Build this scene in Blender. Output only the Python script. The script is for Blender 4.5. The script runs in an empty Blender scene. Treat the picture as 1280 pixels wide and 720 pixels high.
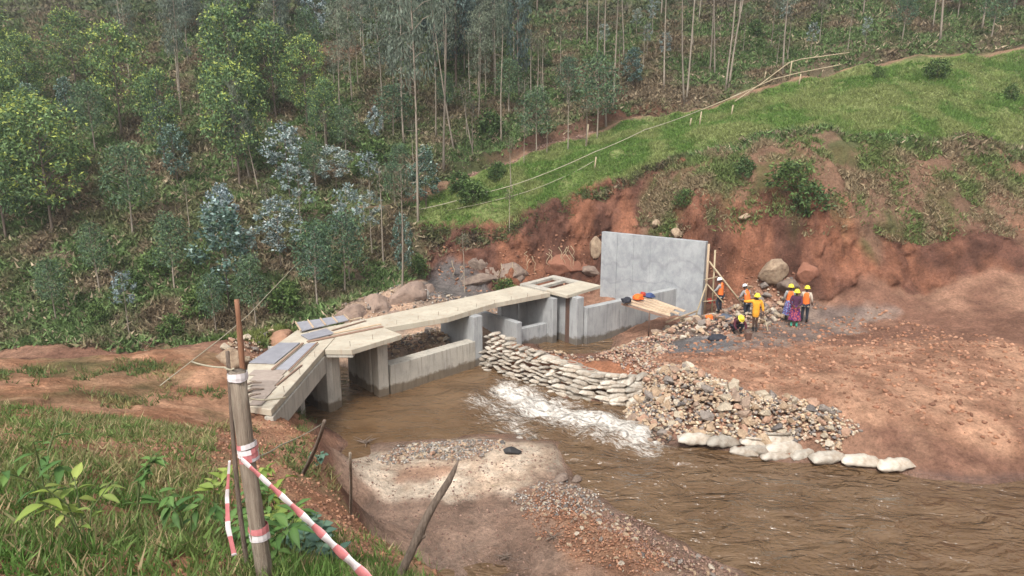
import bpy, bmesh, math, random
import numpy as np
from mathutils import Vector, Matrix
C = bpy.context
scene = C.scene
col = scene.collection
R = math.radians
rng = random.Random(7)
nr = np.random.RandomState(11)

# ------------------------------------------------------------------ camera, sky, sun
cam_d = bpy.data.cameras.new('camera')
cam = bpy.data.objects.new('camera', cam_d)
col.objects.link(cam)
cam.location = (0, 0, 9.3)
cam.rotation_euler = (R(90 - 13), 0, 0)
cam_d.sensor_width = 36
cam_d.lens = 36 * 820 / 1280
cam_d.clip_start = 0.05
cam_d.clip_end = 2000
scene.camera = cam

SUN_EL, SUN_AZ = 52, 200          # high veiled sun behind the viewer's left shoulder
w = bpy.data.worlds.new('World')
scene.world = w
w.use_nodes = True
nt = w.node_tree
bg = nt.nodes['Background']
sky = nt.nodes.new('ShaderNodeTexSky')
sky.sky_type = 'NISHITA'
sky.sun_disc = False
sky.sun_elevation = R(SUN_EL)
sky.sun_rotation = R(SUN_AZ)
sky.air_density = 1.0
sky.dust_density = 5.0
sky.ozone_density = 1.0
hs = nt.nodes.new('ShaderNodeHueSaturation')
hs.inputs['Saturation'].default_value = 0.25
nt.links.new(sky.outputs[0], hs.inputs['Color'])
nt.links.new(hs.outputs[0], bg.inputs[0])
bg.inputs[1].default_value = 0.15
sd = bpy.data.lights.new('sun', 'SUN')
sd.energy = 1.9
sd.angle = R(11)
sd.color = (1.0, 0.96, 0.9)
so = bpy.data.objects.new('sun', sd)
col.objects.link(so)
so.location = (0, 0, 60)
ca, sa = math.cos(R(SUN_EL)), math.sin(R(SUN_EL))
sdir = Vector((math.sin(R(SUN_AZ)) * ca, math.cos(R(SUN_AZ)) * ca, sa))
so.rotation_euler = sdir.to_track_quat('Z', 'Y').to_euler()
scene.view_settings.view_transform = 'Standard'
scene.view_settings.look = 'None'
scene.view_settings.gamma = 1
scene.view_settings.exposure = 0.6

# ------------------------------------------------------------------ terrain
#<<TERRAIN
def _hash(ix, iy, seed):
    h = (ix.astype(np.int64) * 374761393 + iy.astype(np.int64) * 668265263 + seed * 974711) & 0x7fffffff
    h = ((h ^ (h >> 13)) * 1274126177) & 0x7fffffff
    h = h ^ (h >> 16)
    return (h & 0xffff) / 65535.0

def vnoise(x, y, s=1.0, seed=0):
    x = np.asarray(x, float) / s; y = np.asarray(y, float) / s
    ix = np.floor(x); iy = np.floor(y)
    fx = x - ix; fy = y - iy
    fx = fx * fx * (3 - 2 * fx); fy = fy * fy * (3 - 2 * fy)
    a = _hash(ix, iy, seed); b = _hash(ix + 1, iy, seed)
    c = _hash(ix, iy + 1, seed); d = _hash(ix + 1, iy + 1, seed)
    return (a + (b - a) * fx) * (1 - fy) + (c + (d - c) * fx) * fy - 0.5

def fbm(x, y, s, oct=4, seed=0):
    t = 0; a = 1.0
    for k in range(oct):
        t = t + a * vnoise(x, y, s / 2 ** k, seed + 17 * k); a *= 0.5
    return t

CTRL = [
 # river bed
 (-7.1, 20.76, -0.4), (-5.96, 21.63, -0.5), (-5.29, 20.04, -0.35), (-3.51, 22.32, -0.5), (-1.19, 22.68, -0.5), (1.16, 22.21, -0.45), (3.3, 20.86, -0.45), (1.51, 23.12, -0.3), (-1.34, 26.02, -0.5),
 (3.1, 17.83, -0.45), (5.04, 17.92, -0.5), (4.59, 15.32, -0.45), (6.64, 15.77, -0.5), (6.97, 14.04, -0.5), (9.69, 13.73, -0.5), (12.16, 13.73, -0.5), (10.07, 16.17, -0.5),
 (30,13,-.5), (60,10,-.5), (120,10,-.5), (13,10.5,-.4), (22,8,-.4), (40,4,-.4), (-3.93, 25.28, -0.5), (-5.72, 23.06, -0.5),
 # bar shoreline and bar
 (-5.22, 18.29, 0.02), (-4.2, 18.66, 0.02), (-3.01, 18.99, 0.02), (-1.02, 19.27, 0.02), (0.13, 19.04, 0.02), (1.3, 18.82, 0.02), (1.47, 17.54, 0.02), (1.81, 16.44, 0.02), (2.56, 15.12, 0.02), (3.3, 14.17, 0.02), (4.22, 13.29, 0.02), (5.18, 12.4, 0.02),
 (-3.64, 17.06, 0.22), (-1.84, 17.24, 0.25), (0, 17.29, 0.3), (0.91, 17.01, 0.25), (-0.85, 15.76, 0.22), (-2.5, 15.43, 0.18), (-3.14, 14.42, 0.12), (-1.57, 14.39, 0.14), (0, 14.65, 0.2), (1.22, 15.03, 0.3),
 (-0.54, 12.93, -0.03), (-1.44, 13, 0.02), (-1.12, 12.37, -0.02), (0.26, 12.69, 0), (-1.47, 13.33, 0.12), (0.36, 13.09, 0.16), (1.49, 13.66, 0.4), (2.11, 12.75, 0.5), (3.06, 12.26, 0.45), (1.35, 12.14, 0.35), (3.4, 11.57, 0.4), (0, 11.83, 0.1),
 (4.81, 11.36, 0.1),
 # near bank edge
 (-6.3, 17.93, 1.3), (-5.03, 15.37, 1.9), (-3.84, 12.4, 2.7), (-2.85, 10.02, 3.3), (-2.12, 8.38, 3.9), (-1.36, 7.05, 4.4), (-0.71, 6.01, 4.8), (0.1,4.9,5.1), (2.2,4.1,5.3), (6,3.6,5.2), (12,3.4,5), (30,0,5), (60,-3,5), (120,-6,5),
 # foot of the near bank
 (-6.2,20.1,.0), (-5.3,17.6,.1), (-3.75,14.5,.2), (-2.55,12.0,.2), (-1.5,10.2,.15), (-0.2,8.6,.1), (1.6,6.9,.1), (3.2,6.1,.1), (6.6,5.6,.0), (12.5,5.4,-.1), (30,2.4,-.2), (60,0,-.2), (120,-3,-.2),
 # near bank top
 (-6.41, 16.59, 1.9), (-6.8, 15.21, 2.3), (-4.82, 11.73, 3.4), (-3.66, 8.01, 4.8), (-3.48, 9.97, 3.7), (-2.69, 6.6, 5.2), (-2.21, 6.75, 4.9), (-1.78, 3.76, 6.5), (-1.53, 5.02, 5.6), (-1.11, 5.31, 5.3), (0,1.0,7.6), (-3,1,7.7), (3,1,7.2), (8,0,6.8),
 (-8,4,7.0), (-8,8,5.4), (-14,10,5.3), (-14,3,7.2), (-20,6,7.0), (-20,14,4.6), (-34,12,6), (-70,10,7), (-120,10,9), (0,-10,9), (-40,-10,10), (40,-15,8), (110,-20,8),
 # left of the bridge
 (-7.82, 17.44, 2.25), (-9.16, 17.67, 2.4), (-10.41, 16.39, 2.9), (-11.73, 14.1, 3.6), (-8.56, 19.14, 2.3), (-9.59, 20.76, 2.1), (-9.13, 22.51, 2.1), (-9.09, 23.81, 2), (-9.51, 26.01, 1.6), (-9.6,20.5,2.1), (-9.3,23,2.0),
 (-7.5,16.6,2.12), (-6.5,15.7,2.2), (-7.6,19.3,1.5), (-12,22.5,1.9), (-20,22,2.0), (-34,22,2.6), (-60,22,3),
 (-11.5,25.6,-.2), (-16,26.2,-.3), (-24,26.5,-.3), (-36,27.5,-.3), (-60,28,-.3), (-120,26,-.3), (-9.6,27.2,.0),
 (-12,28.6,.6), (-16,29,.7), (-24,29.5,.8), (-36,30.5,.8), (-60,32,.8), (-120,32,1),
 # upstream bed
 (-7.6,21.2,-.3), (-6.6,22.6,-.35), (-7.4,24.3,-.3), (-7.8,25.6,-.1), (-5.2,25.0,.5), (-4.2,25.3,.75), (-2.9,26.4,.85), (-3.6,27.8,.9), (-5.2,28.6,.9), (-8,28.5,.9), (-1.5,29.5,.8), (-1.5,33,.7), (-4,33.2,1.1), (1,33.5,.6),
 (0,27.6,.2), (1,28,.1), (2.3,30,-.2), (2.2,28.0,-.2), (3,34.5,.8), (6,33.5,.6),
 # hill foot on the left, rock step
 (-10.73, 28.73, 1.1), (-9.02, 29.74, 1.2), (-6.82, 31.94, 1.35), (-4.79, 34.9, 1.6), (-7.69, 29.12, 1.9), (-5.43, 31.01, 2.3),
 # cut foot
 (-4.6,37.2,1.3), (-2,36.6,1.0), (.5,36.6,.7), (2.6,36.6,.9), (4.6,37,1.3), (7,35.6,1.3), (9.5,34.2,1.0), (11.5,33.6,1.1), (13.5,32.2,1.3), (15.4,31.6,1.6), (20,31.4,1.9), (28,31.4,2.2), (45,31.4,2.5), (80,32,3),
 # cut top
 (-5.19, 38.4, 3.49), (-3.78, 38.4, 3.49), (-1.89, 38.4, 3.49), (0, 38.2, 3.71), (1.88, 38.4, 4.53), (3.76, 38.6, 5.35), (5.64, 38.8, 6.13), (7.52, 39, 6.95), (9.93, 39.5, 7.95), (12.25, 39.5, 8.64), (14.38, 39, 9.11), (16.23, 38, 9.55), (19.18, 36.5, 8.48), (23.28, 36, 8.07), (27.63, 36, 7.86), (50,37,7.5), (90,38,9),
 # ledge on the right of the cut
 (9.95, 35.6, 5.74), (11.97, 35.2, 6), (13.36, 34.4, 6.07), (14.66, 33.6, 6.35), (16.94, 33, 5.2), (22.68, 33, 4.59),
 (5.51, 37.3, 3.52), (8.07, 36.6, 4.3),
 # site
 (-0.98, 27.44, 0.85), (0, 26.3, 0.85), (1.61, 25.05, 0.75), (-1.66, 26.88, -0.35), (-1.19, 27.32, -0.1), (3.13, 24.33, 0.7), (4.52, 23.38, 0.75), (2.6,27.6,-.1), (4.2,28.0,-.05), (5.6,29.2,.2), (7,30.6,.5), (1.2,26.6,.3),
 (5.68, 27.86, 0.5), (7.74, 27.65, 0.75), (8.85, 30.41, 0.7), (10.56, 32.2, 0.7), (11, 28.88, 0.75), (13.2, 29.78, 0.8), (12.07, 31.91, 0.9), (8.37, 25.15, 0.85), (11.52, 25, 0.9), (9.52, 20.39, 1.2), (6.53, 21.04, 1.2), (8.53, 22.04, 1.15), (14.2, 24.11, 1.2), (11.54, 19.25, 1.25), (19.02, 23.21, 1.5), (15.87, 18.98, 1.1), (24,27,1.6), (40,25,1.8), (80,26,2.5),
 (5.52, 21.9, 1.05), (7.42, 19.97, 0.95), (8.92, 18.87, 0.75), (11.41, 18.02, 0.7), (14.68, 17.29, 0.6), (20,19.5,.5), (40,18,.5), (80,18,.5),
 # right shoreline
 (-1.37, 26.54, -0.3), (0.31, 24.12, -0.15), (1.76, 22.54, -0.03), (3.12, 21.71, -0.02), (4.53, 21.67, 0), (3.99, 20.25, -0.02), (4.55, 19.14, 0), (6.34, 18.38, 0), (8.44, 17.57, 0), (10.93, 17.01, 0), (14.23, 16.56, 0), (20,17,0), (40,15,0), (80,14,0), (120,14,0),
 # footpath on the hill and slope below it
 (-15.55, 37.5, 4.96), (-11.28, 38.6, 5.12), (-8.2, 39.6, 4.91), (-3.11, 43, 6.4), (0, 44.5, 7.41), (3.29, 46, 8.53), (5.58, 47, 9.34), (9.08, 48, 10.44), (14.97, 49, 11.69), (20.58, 49, 13.13), (26.45, 49.5, 14.1), (36.93, 50, 15.52),
 (-19.87, 37, 4.93), (-28.51, 36.5, 4.99), (-50,36,4.5), (-100,37,6), (60,49,15), (100,50,17),
 # wooded hill
 (-100,60,17), (-60,60,17.5), (-40,60,18), (-20,60,17.8), (-5,60,17.4), (8,60,17.6), (20,60,18.6), (35,60,20.5), (60,60,22), (100,60,24),
 (-100,85,31), (-60,85,32), (-30,85,33), (0,85,32.5), (30,85,34), (60,85,36), (100,85,38),
 (-100,130,56), (-50,130,58), (0,130,57), (50,130,60), (100,130,62), (-140,90,34), (140,90,38), (-140,30,6), (140,30,8), (140,-10,8), (-140,0,10),
]
PATH = [(-20.79, 37, 4.84), (-15.55, 37.5, 4.96), (-11.28, 38.6, 5.12), (-8.2, 39.6, 4.91), (-5.52, 41.3, 5.33), (-3.11, 43, 6.4), (0, 44.5, 7.41), (3.29, 46, 8.53), (5.58, 47, 9.34), (9.08, 48, 10.44), (14.97, 49, 11.69), (20.58, 49, 13.13), (26.45, 49.5, 14.1), (36.93, 50, 15.52)]
_c = np.array(CTRL, float)
_cx, _cy, _cz = _c[:, 0], _c[:, 1], _c[:, 2]
def _phi(dx, dy, rr):
    return np.sqrt(dx * dx + dy * dy + rr * rr)
_rr = 0.15
_A = _phi(_cx[:, None] - _cx[None], _cy[:, None] - _cy[None], _rr)
_n = len(_c)
_M = np.zeros((_n + 3, _n + 3)); _M[:_n, :_n] = _A - np.eye(_n) * 0.02
_M[:_n, _n] = 1; _M[:_n, _n + 1] = _cx; _M[:_n, _n + 2] = _cy; _M[_n:, :_n] = _M[:_n, _n:].T
_w = np.linalg.solve(_M, np.concatenate([_cz, [0, 0, 0]]))

def seg_dist(x, y, pts):
    """distance to a polyline, interpolated z and side (+ on its left)"""
    best = np.full(x.shape, 1e9); bz = np.zeros(x.shape); side = np.zeros(x.shape)
    for a, b in zip(pts[:-1], pts[1:]):
        dx, dy = b[0] - a[0], b[1] - a[1]
        L = dx * dx + dy * dy
        t = np.clip(((x - a[0]) * dx + (y - a[1]) * dy) / L, 0, 1)
        px, py = a[0] + t * dx, a[1] + t * dy
        d = np.hypot(x - px, y - py)
        m = d < best
        best = np.where(m, d, best)
        if len(a) > 2: bz = np.where(m, a[2] + t * (b[2] - a[2]), bz)
        side = np.where(m, dx * (y - a[1]) - dy * (x - a[0]), side)
    return best, bz, side

def smooth(a, b, v):
    t = np.clip((v - a) / (b - a), 0, 1)
    return t * t * (3 - 2 * t)

def height(x, y, noise=True):
    x = np.asarray(x, float).ravel(); y = np.asarray(y, float).ravel()
    z = np.empty(x.shape)
    for i in range(0, len(x), 20000):
        xs, ys = x[i:i + 20000], y[i:i + 20000]
        z[i:i + 20000] = _phi(xs[:, None] - _cx[None], ys[:, None] - _cy[None], _rr) @ _w[:_n] + _w[_n] + _w[_n + 1] * xs + _w[_n + 2] * ys
    d, pz, side = seg_dist(x, y, PATH)
    sd_ = np.where(side > 0, d, -d)
    k = 1 - smooth(.35, 1.0, np.abs(sd_ + 0.05))
    z = z * (1 - k) + (pz) * k
    z = z + 0.55 * np.exp(-((sd_ - 1.25) / .45) ** 2) * smooth(-12, 0, x)
    if noise:
        far = smooth(36, 42, y)
        dry = smooth(-.05, .35, z) * (1 - far)
        z = z + fbm(x, y, 1.3, 4, 3) * (.05 + .07 * dry + .35 * far) + fbm(x, y, 6, 2, 9) * .7 * far
        z = z + (np.abs(fbm(x, y, .55, 3, 14)) - .2) * .12 * dry
        # churned mud hump and trodden dirt
        hump = np.exp(-(((x - 2.6) / 2.2) ** 2 + ((y - 13.9) / 1.6) ** 2)) + .55 * smooth(6, 8, x) * smooth(18.2, 19.2, y) * (1 - smooth(27, 31, y))
        z = z + hump * (.22 * (np.abs(fbm(x, y, .9, 4, 15)) - .25) + .1 * fbm(x, y, .35, 2, 18)) * dry
        # gullies running down the raw cut
        cutk = smooth(35.2, 36.2, y + .22 * np.clip(x - 6, 0, 12)) * (1 - smooth(39, 41, y)) * (x > -6)
        z = z + fbm(x + .3 * z, y * .25, .8, 4, 44) * .5 * cutk
        z = z + (vnoise(x, y * 3.5, 1.6, 31)) * .35 * far
    return z

def inpoly(x, y, poly):
    """signed distance to a polygon, positive inside"""
    ins = np.zeros(x.shape, bool)
    n = len(poly)
    for i in range(n):
        a, b = poly[i], poly[(i + 1) % n]
        c = ((a[1] > y) != (b[1] > y))
        with np.errstate(divide='ignore', invalid='ignore'):
            xx = (b[0] - a[0]) * (y - a[1]) / (b[1] - a[1] + 1e-12) + a[0]
        ins ^= c & (x < xx)
    d, _, _ = seg_dist(x, y, [p[:2] for p in poly] + [poly[0][:2]])
    return np.where(ins, d, -d)
#TERRAIN>>


# ------------------------------------------------------------------ helpers
def tag(o, label=None, cat=None, group=None, kind=None):
    if label: o['label'] = label
    if cat: o['category'] = cat
    if group: o['group'] = group
    if kind: o['kind'] = kind
    return o

def empty(name, loc, rz=0, label=None, cat=None, group=None):
    o = bpy.data.objects.new(name, None)
    col.objects.link(o)
    o.empty_display_size = .2
    o.location = loc
    o.rotation_euler = (0, 0, rz)
    return tag(o, label, cat, group)

def link(name, me, parent=None, loc=(0, 0, 0), rot=(0, 0, 0), sc=(1, 1, 1)):
    o = bpy.data.objects.new(name, me)
    col.objects.link(o)
    o.location = loc; o.rotation_euler = rot; o.scale = sc
    if parent: o.parent = parent
    return o

def copy_tree(o, parent=None):
    c = o.copy(); col.objects.link(c); c.parent = parent
    for ch in list(o.children): copy_tree(ch, c)
    return c

class MB:
    """collects boxes, prisms, tubes, lathes into one mesh"""
    def __init__(s): s.v = []; s.f = []
    def add(s, v, f):
        n = len(s.v); s.v += [tuple(p) for p in v]; s.f += [tuple(i + n for i in q) for q in f]; return s
    def prism(s, pts, z0, z1, ch=0.0):
        n = len(pts)
        a = 0
        for i in range(n): a += pts[i][0] * pts[(i + 1) % n][1] - pts[(i + 1) % n][0] * pts[i][1]
        if a < 0: pts = list(reversed(pts))
        v = [(p[0], p[1], (z0[i] if isinstance(z0, (list, tuple)) else z0)) for i, p in enumerate(pts)]
        v += [(p[0], p[1], (z1[i] if isinstance(z1, (list, tuple)) else z1)) for i, p in enumerate(pts)]
        f = [tuple(range(n - 1, -1, -1)), tuple(range(n, 2 * n))] + [(i, (i + 1) % n, n + (i + 1) % n, n + i) for i in range(n)]
        return s.add(v, f)
    def box(s, c, d, M=None, taper=1.0):
        v = []
        for z in (-1, 1):
            k = taper if z > 0 else 1
            for x, y in ((-1, -1), (1, -1), (1, 1), (-1, 1)):
                p = Vector((x * d[0] / 2 * k, y * d[1] / 2 * k, z * d[2] / 2))
                if M: p = M @ p
                v.append(p + Vector(c))
        return s.add(v, [(3, 2, 1, 0), (4, 5, 6, 7), (0, 1, 5, 4), (1, 2, 6, 5), (2, 3, 7, 6), (3, 0, 4, 7)])
    def bar(s, a, b, wd, h, up=(0, 0, 1)):
        a = Vector(a); b = Vector(b); d = (b - a); L = d.length; d.normalize()
        sx = d.cross(Vector(up)); sx.normalize(); u = sx.cross(d)
        v = []
        for p in (a, b):
            for i, j in ((-1, -1), (1, -1), (1, 1), (-1, 1)): v.append(p + sx * wd / 2 * i + u * h / 2 * j)
        return s.add(v, [(0, 1, 2, 3), (7, 6, 5, 4), (1, 0, 4, 5), (2, 1, 5, 6), (3, 2, 6, 7), (0, 3, 7, 4)])
    def tube(s, pts, rad, n=6, caps=True, wob=0.0, seed=0):
        r_ = random.Random(seed)
        pts = [Vector(p) for p in pts]; m = len(pts)
        if not isinstance(rad, (list, tuple)): rad = [rad] * m
        v = []
        ref = None
        for i, p in enumerate(pts):
            d = (pts[min(i + 1, m - 1)] - pts[max(i - 1, 0)]).normalized()
            if ref is None: ref = Vector((0, 0, 1)) if abs(d.z) < .9 else Vector((1, 0, 0))
            a = d.cross(ref).normalized(); b = a.cross(d).normalized(); ref = b
            for k in range(n):
                t = 2 * math.pi * k / n
                rr = rad[i] * (1 + wob * (r_.random() - .5))
                v.append(p + a * math.cos(t) * rr + b * math.sin(t) * rr)
        f = []
        for i in range(m - 1):
            for k in range(n):
                f.append((i * n + k, i * n + (k + 1) % n, (i + 1) * n + (k + 1) % n, (i + 1) * n + k))
        if caps: f += [tuple(range(n - 1, -1, -1)), tuple((m - 1) * n + k for k in range(n))]
        return s.add(v, f)
    def mesh(s, name, mat, smooth_=False, bevel=0):
        me = bpy.data.meshes.new(name)
        me.from_pydata(s.v, [], s.f)
        bm = bmesh.new(); bm.from_mesh(me)
        bmesh.ops.recalc_face_normals(bm, faces=bm.faces)
        if bevel:
            bmesh.ops.bevel(bm, geom=[e for e in bm.edges], offset=bevel, segments=1, affect='EDGES')
        bm.to_mesh(me); bm.free()
        if smooth_: me.polygons.foreach_set('use_smooth', [True] * len(me.polygons))
        if mat: me.materials.append(mat)
        return me
    def build(s, name, mat, parent=None, smooth_=False, bevel=0, origin=None):
        if origin is None and parent is not None: origin = parent.location
        if origin is not None:
            o = Vector(origin)
            s.v = [tuple(Vector(p) - o) for p in s.v]
        ob = link(name, s.mesh(name, mat, smooth_, bevel), parent)
        if origin is not None and parent is None: ob.location = origin
        return ob

def big_mesh(name, V, F, mat, cols=None, smooth_=False):
    """numpy verts (n,3), faces (m,k), optional per-vertex colours"""
    me = bpy.data.meshes.new(name)
    V = np.asarray(V, np.float32); F = np.asarray(F, np.int32)
    me.vertices.add(len(V)); me.vertices.foreach_set('co', V.ravel())
    k = F.shape[1]
    me.loops.add(F.size); me.loops.foreach_set('vertex_index', F.ravel())
    me.polygons.add(len(F)); me.polygons.foreach_set('loop_start', np.arange(0, F.size, k, dtype=np.int32))
    if smooth_: me.polygons.foreach_set('use_smooth', np.ones(len(F), bool))
    if cols is not None:
        a = me.color_attributes.new('Col', 'FLOAT_COLOR', 'POINT')
        c = np.ones((len(V), 4), np.float32); c[:, :cols.shape[1]] = cols
        a.data.foreach_set('color', c.ravel())
    me.materials.append(mat)
    me.update(calc_edges=True); me.validate()
    return me

_gz = {}
def gz(x, y):
    return float(height([x], [y])[0])

# ------------------------------------------------------------------ materials
class Mat:
    def __init__(s, name, rough=.8, spec=.3):
        s.m = bpy.data.materials.new(name); s.m.use_nodes = True
        s.nt = s.m.node_tree; s.b = s.nt.nodes['Principled BSDF']
        s.b.inputs['Roughness'].default_value = rough
        s.b.inputs['Specular IOR Level'].default_value = spec
        s.tc = s.n('ShaderNodeTexCoord')
    def n(s, t, **k):
        x = s.nt.nodes.new(t)
        for a, b in k.items(): setattr(x, a, b)
        return x
    def l(s, a, b): s.nt.links.new(a, b)
    def noise(s, scale, detail=4, rough=.6, vec=None, stretch=None, coord='Object', dist=0):
        t = s.n('ShaderNodeTexNoise'); t.inputs['Scale'].default_value = scale
        t.inputs['Detail'].default_value = detail; t.inputs['Roughness'].default_value = rough
        t.inputs['Distortion'].default_value = dist
        v = vec or s.tc.outputs[coord]
        if stretch:
            mp = s.n('ShaderNodeMapping'); mp.inputs['Scale'].default_value = stretch; s.l(v, mp.inputs[0]); v = mp.outputs[0]
        s.l(v, t.inputs['Vector']); return t.outputs[0]
    def ramp(s, fac, stops, interp='LINEAR'):
        r = s.n('ShaderNodeValToRGB'); r.color_ramp.interpolation = interp
        e = r.color_ramp.elements
        while len(e) < len(stops): e.new(.5)
        for i, (p, c) in enumerate(stops):
            e[i].position = p
            e[i].color = (c, c, c, 1) if isinstance(c, (int, float)) else (*c, 1)
        s.l(fac, r.inputs[0]); return r.outputs[0]
    def mix(s, fac, a, b, mode='MIX'):
        x = s.n('ShaderNodeMix', data_type='RGBA', blend_type=mode)
        for sock, v in ((x.inputs[0], fac), (x.inputs[6], a), (x.inputs[7], b)):
            if isinstance(v, (int, float)): sock.default_value = v
            elif isinstance(v, tuple): sock.default_value = (*v, 1)
            else: s.l(v, sock)
        return x.outputs[2]
    def math(s, op, a, b=0):
        x = s.n('ShaderNodeMath', operation=op)
        for sock, v in ((x.inputs[0], a), (x.inputs[1], b)):
            if isinstance(v, (int, float)): sock.default_value = v
            else: s.l(v, sock)
        return x.outputs[0]
    def color(s, v):
        if isinstance(v, tuple): s.b.inputs['Base Color'].default_value = (*v, 1)
        else: s.l(v, s.b.inputs['Base Color'])
        return s
    def bump(s, h, strength=.3, dist=.05):
        x = s.n('ShaderNodeBump'); x.inputs['Strength'].default_value = strength; x.inputs['Distance'].default_value = dist
        if s.b.inputs['Normal'].is_linked: s.l(s.b.inputs['Normal'].links[0].from_socket, x.inputs['Normal'])
        s.l(h, x.inputs['Height']); s.l(x.outputs[0], s.b.inputs['Normal']); return s

def simple(name, c1, c2, scale=8, rough=.8, bump=.2, spec=.3, stretch=None, bd=.02, rand=0.0, coord='Object'):
    m = Mat(name, rough, spec)
    f = m.noise(scale, 6, .65, stretch=stretch, coord=coord)
    f = m.ramp(f, [(.3, 0.0), (.7, 1.0)])
    c = m.mix(f, c1, c2)
    if rand:
        oi = m.n('ShaderNodeObjectInfo')
        c = m.mix(1.0, c, m.ramp(oi.outputs['Random'], [(0, 1 - rand), (1, 1 + rand)]), 'MULTIPLY')
    m.color(c)
    if bump: m.bump(m.noise(scale * 3, 6, .7, stretch=stretch, coord=coord), bump, bd)
    return m.m

def ground_mat():
    m = Mat('ground_soil', .9, .15)
    a = m.n('ShaderNodeVertexColor', layer_name='Col')
    n1 = m.noise(9, 8, .7); n2 = m.noise(1.7, 4, .6); n3 = m.noise(45, 3, .7)
    k = m.mix(1.0, a.outputs[0], m.ramp(n1, [(.28, .55), (.5, 1.0), (.72, 1.35)]), 'MULTIPLY')
    k = m.mix(1.0, k, m.ramp(n2, [(.3, .72), (.7, 1.15)]), 'MULTIPLY')
    k = m.mix(1.0, k, m.ramp(n3, [(.35, .82), (.65, 1.15)]), 'MULTIPLY')
    m.color(k)
    # alpha of the attribute = wetness
    m.l(m.ramp(a.outputs['Alpha'], [(0, .93), (1, .22)]), m.b.inputs['Roughness'])
    m.l(m.ramp(a.outputs['Alpha'], [(0, .1), (1, .55)]), m.b.inputs['Specular IOR Level'])
    n4 = m.noise(3.5, 6, .7, dist=.6)
    m.bump(n4, .8, .16); m.bump(n1, .8, .08); m.bump(n3, .5, .025)
    return m.m

def concrete_mat(name, c1, c2, c3, stain=.5, joints=True):
    m = Mat(name, .85, .25)
    geo = m.n('ShaderNodeNewGeometry'); v = geo.outputs['Position']
    big = m.noise(1.1, 5, .6, vec=v)
    st = m.noise(3.0, 6, .65, vec=v, stretch=(2.2, 2.2, .35))
    fine = m.noise(38, 4, .7, vec=v)
    c = m.mix(m.ramp(big, [(.35, 0.0), (.65, 1.0)]), c1, c2)
    c = m.mix(m.math('MULTIPLY', m.ramp(st, [(.5, 0.0), (.72, 1.0)]), stain), c, c3)
    c = m.mix(1.0, c, m.ramp(fine, [(.3, .86), (.7, 1.1)]), 'MULTIPLY')
    # formwork joints every 1.2 m along the bridge axis, tie-hole rust and a damp foot above the water
    sx = m.n('ShaderNodeSeparateXYZ'); m.l(v, sx.inputs[0])
    ax = m.math('ADD', m.math('MULTIPLY', sx.outputs['X'], .760), m.math('MULTIPLY', sx.outputs['Y'], .649))
    jn = m.math('ABSOLUTE', m.math('SUBTRACT', m.math('FRACT', m.math('MULTIPLY', ax, .82)), .5))
    if joints: c = m.mix(1.0, c, m.ramp(jn, [(0, .68), (.012, .95), (.03, 1.0)]), 'MULTIPLY')
    damp = m.math('SUBTRACT', sx.outputs['Z'], m.math('MULTIPLY', m.noise(2.5, 4, .6, vec=v), .55))
    c = m.mix(1.0, c, m.ramp(damp, [(0, (.42, .36, .3)), (.12, (1, 1, 1))]), 'MULTIPLY')
    m.color(c)
    m.bump(fine, .25, .01); m.bump(st, .15, .03)
    return m.m

def leaf_mat(name, trans=.25, rough=.55):
    m = Mat(name, rough, .25)
    a = m.n('ShaderNodeVertexColor', layer_name='Col')
    oi = m.n('ShaderNodeObjectInfo')
    c = m.mix(1.0, a.outputs[0], m.ramp(oi.outputs['Random'], [(0, (.82, .86, .9)), (1, (1.15, 1.1, 1.0))]), 'MULTIPLY')
    m.color(c)
    tr = m.n('ShaderNodeBsdfTranslucent'); m.l(c, tr.inputs[0])
    mx = m.n('ShaderNodeMixShader'); mx.inputs[0].default_value = trans
    m.l(m.b.outputs[0], mx.inputs[1]); m.l(tr.outputs[0], mx.inputs[2])
    out = m.nt.nodes['Material Output']; m.l(mx.outputs[0], out.inputs['Surface'])
    return m.m

M = {}
M['ground'] = ground_mat()
M['concrete'] = concrete_mat('grey_concrete', (.4, .405, .4), (.31, .315, .315), (.18, .18, .18), .7)
M['concrete_pale'] = concrete_mat('pale_concrete', (.5, .46, .39), (.4, .37, .32), (.23, .21, .18), .8)
M['concrete_wall'] = concrete_mat('wall_concrete', (.42, .44, .45), (.34, .36, .375), (.22, .235, .25), .45)
M['deck'] = concrete_mat('dusty_deck', (.54, .49, .39), (.43, .38, .3), (.38, .26, .18), .65, False)
M['leaf'] = leaf_mat('leaf')
M['grass'] = leaf_mat('grass_blade', .3, .6)
M['litter'] = leaf_mat('undergrowth_leaf', .15, .8)
M['bark'] = simple('pale_bark', (.34, .29, .23), (.2, .165, .13), 2.5, .85, .3, stretch=(3, 3, .5), rand=.2)
M['bark_dark'] = simple('dark_bark', (.17, .13, .1), (.1, .08, .065), 3, .9, .3, stretch=(3, 3, .5), rand=.25)
M['old_wood'] = simple('weathered_wood', (.5, .42, .33), (.23, .175, .13), 16, .9, .9, stretch=(3, 3, .22), bd=.03)
M['red_wood'] = simple('reddish_wood', (.32, .16, .09), (.2, .1, .06), 7, .85, .5, stretch=(4, 4, .5))
M['dead_wood'] = simple('dead_branch', (.3, .23, .18), (.12, .09, .07), 14, .9, .9, stretch=(3, 3, .5), bd=.03)
M['plank'] = simple('plank_wood', (.55, .42, .29), (.38, .27, .18), 4, .8, .3, stretch=(1, 1, 1), rand=.25, coord='Generated')
M['brown_plank'] = simple('brown_plank_wood', (.28, .18, .13), (.2, .125, .09), 4, .8, .3, rand=.2, coord='Generated')
M['panel'] = simple('formwork_panel_face', (.33, .33, .36), (.25, .245, .27), 3, .7, .1, rand=.15)
M['bamboo'] = simple('bamboo_pole', (.46, .38, .25), (.33, .26, .17), 5, .7, .2)
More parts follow.
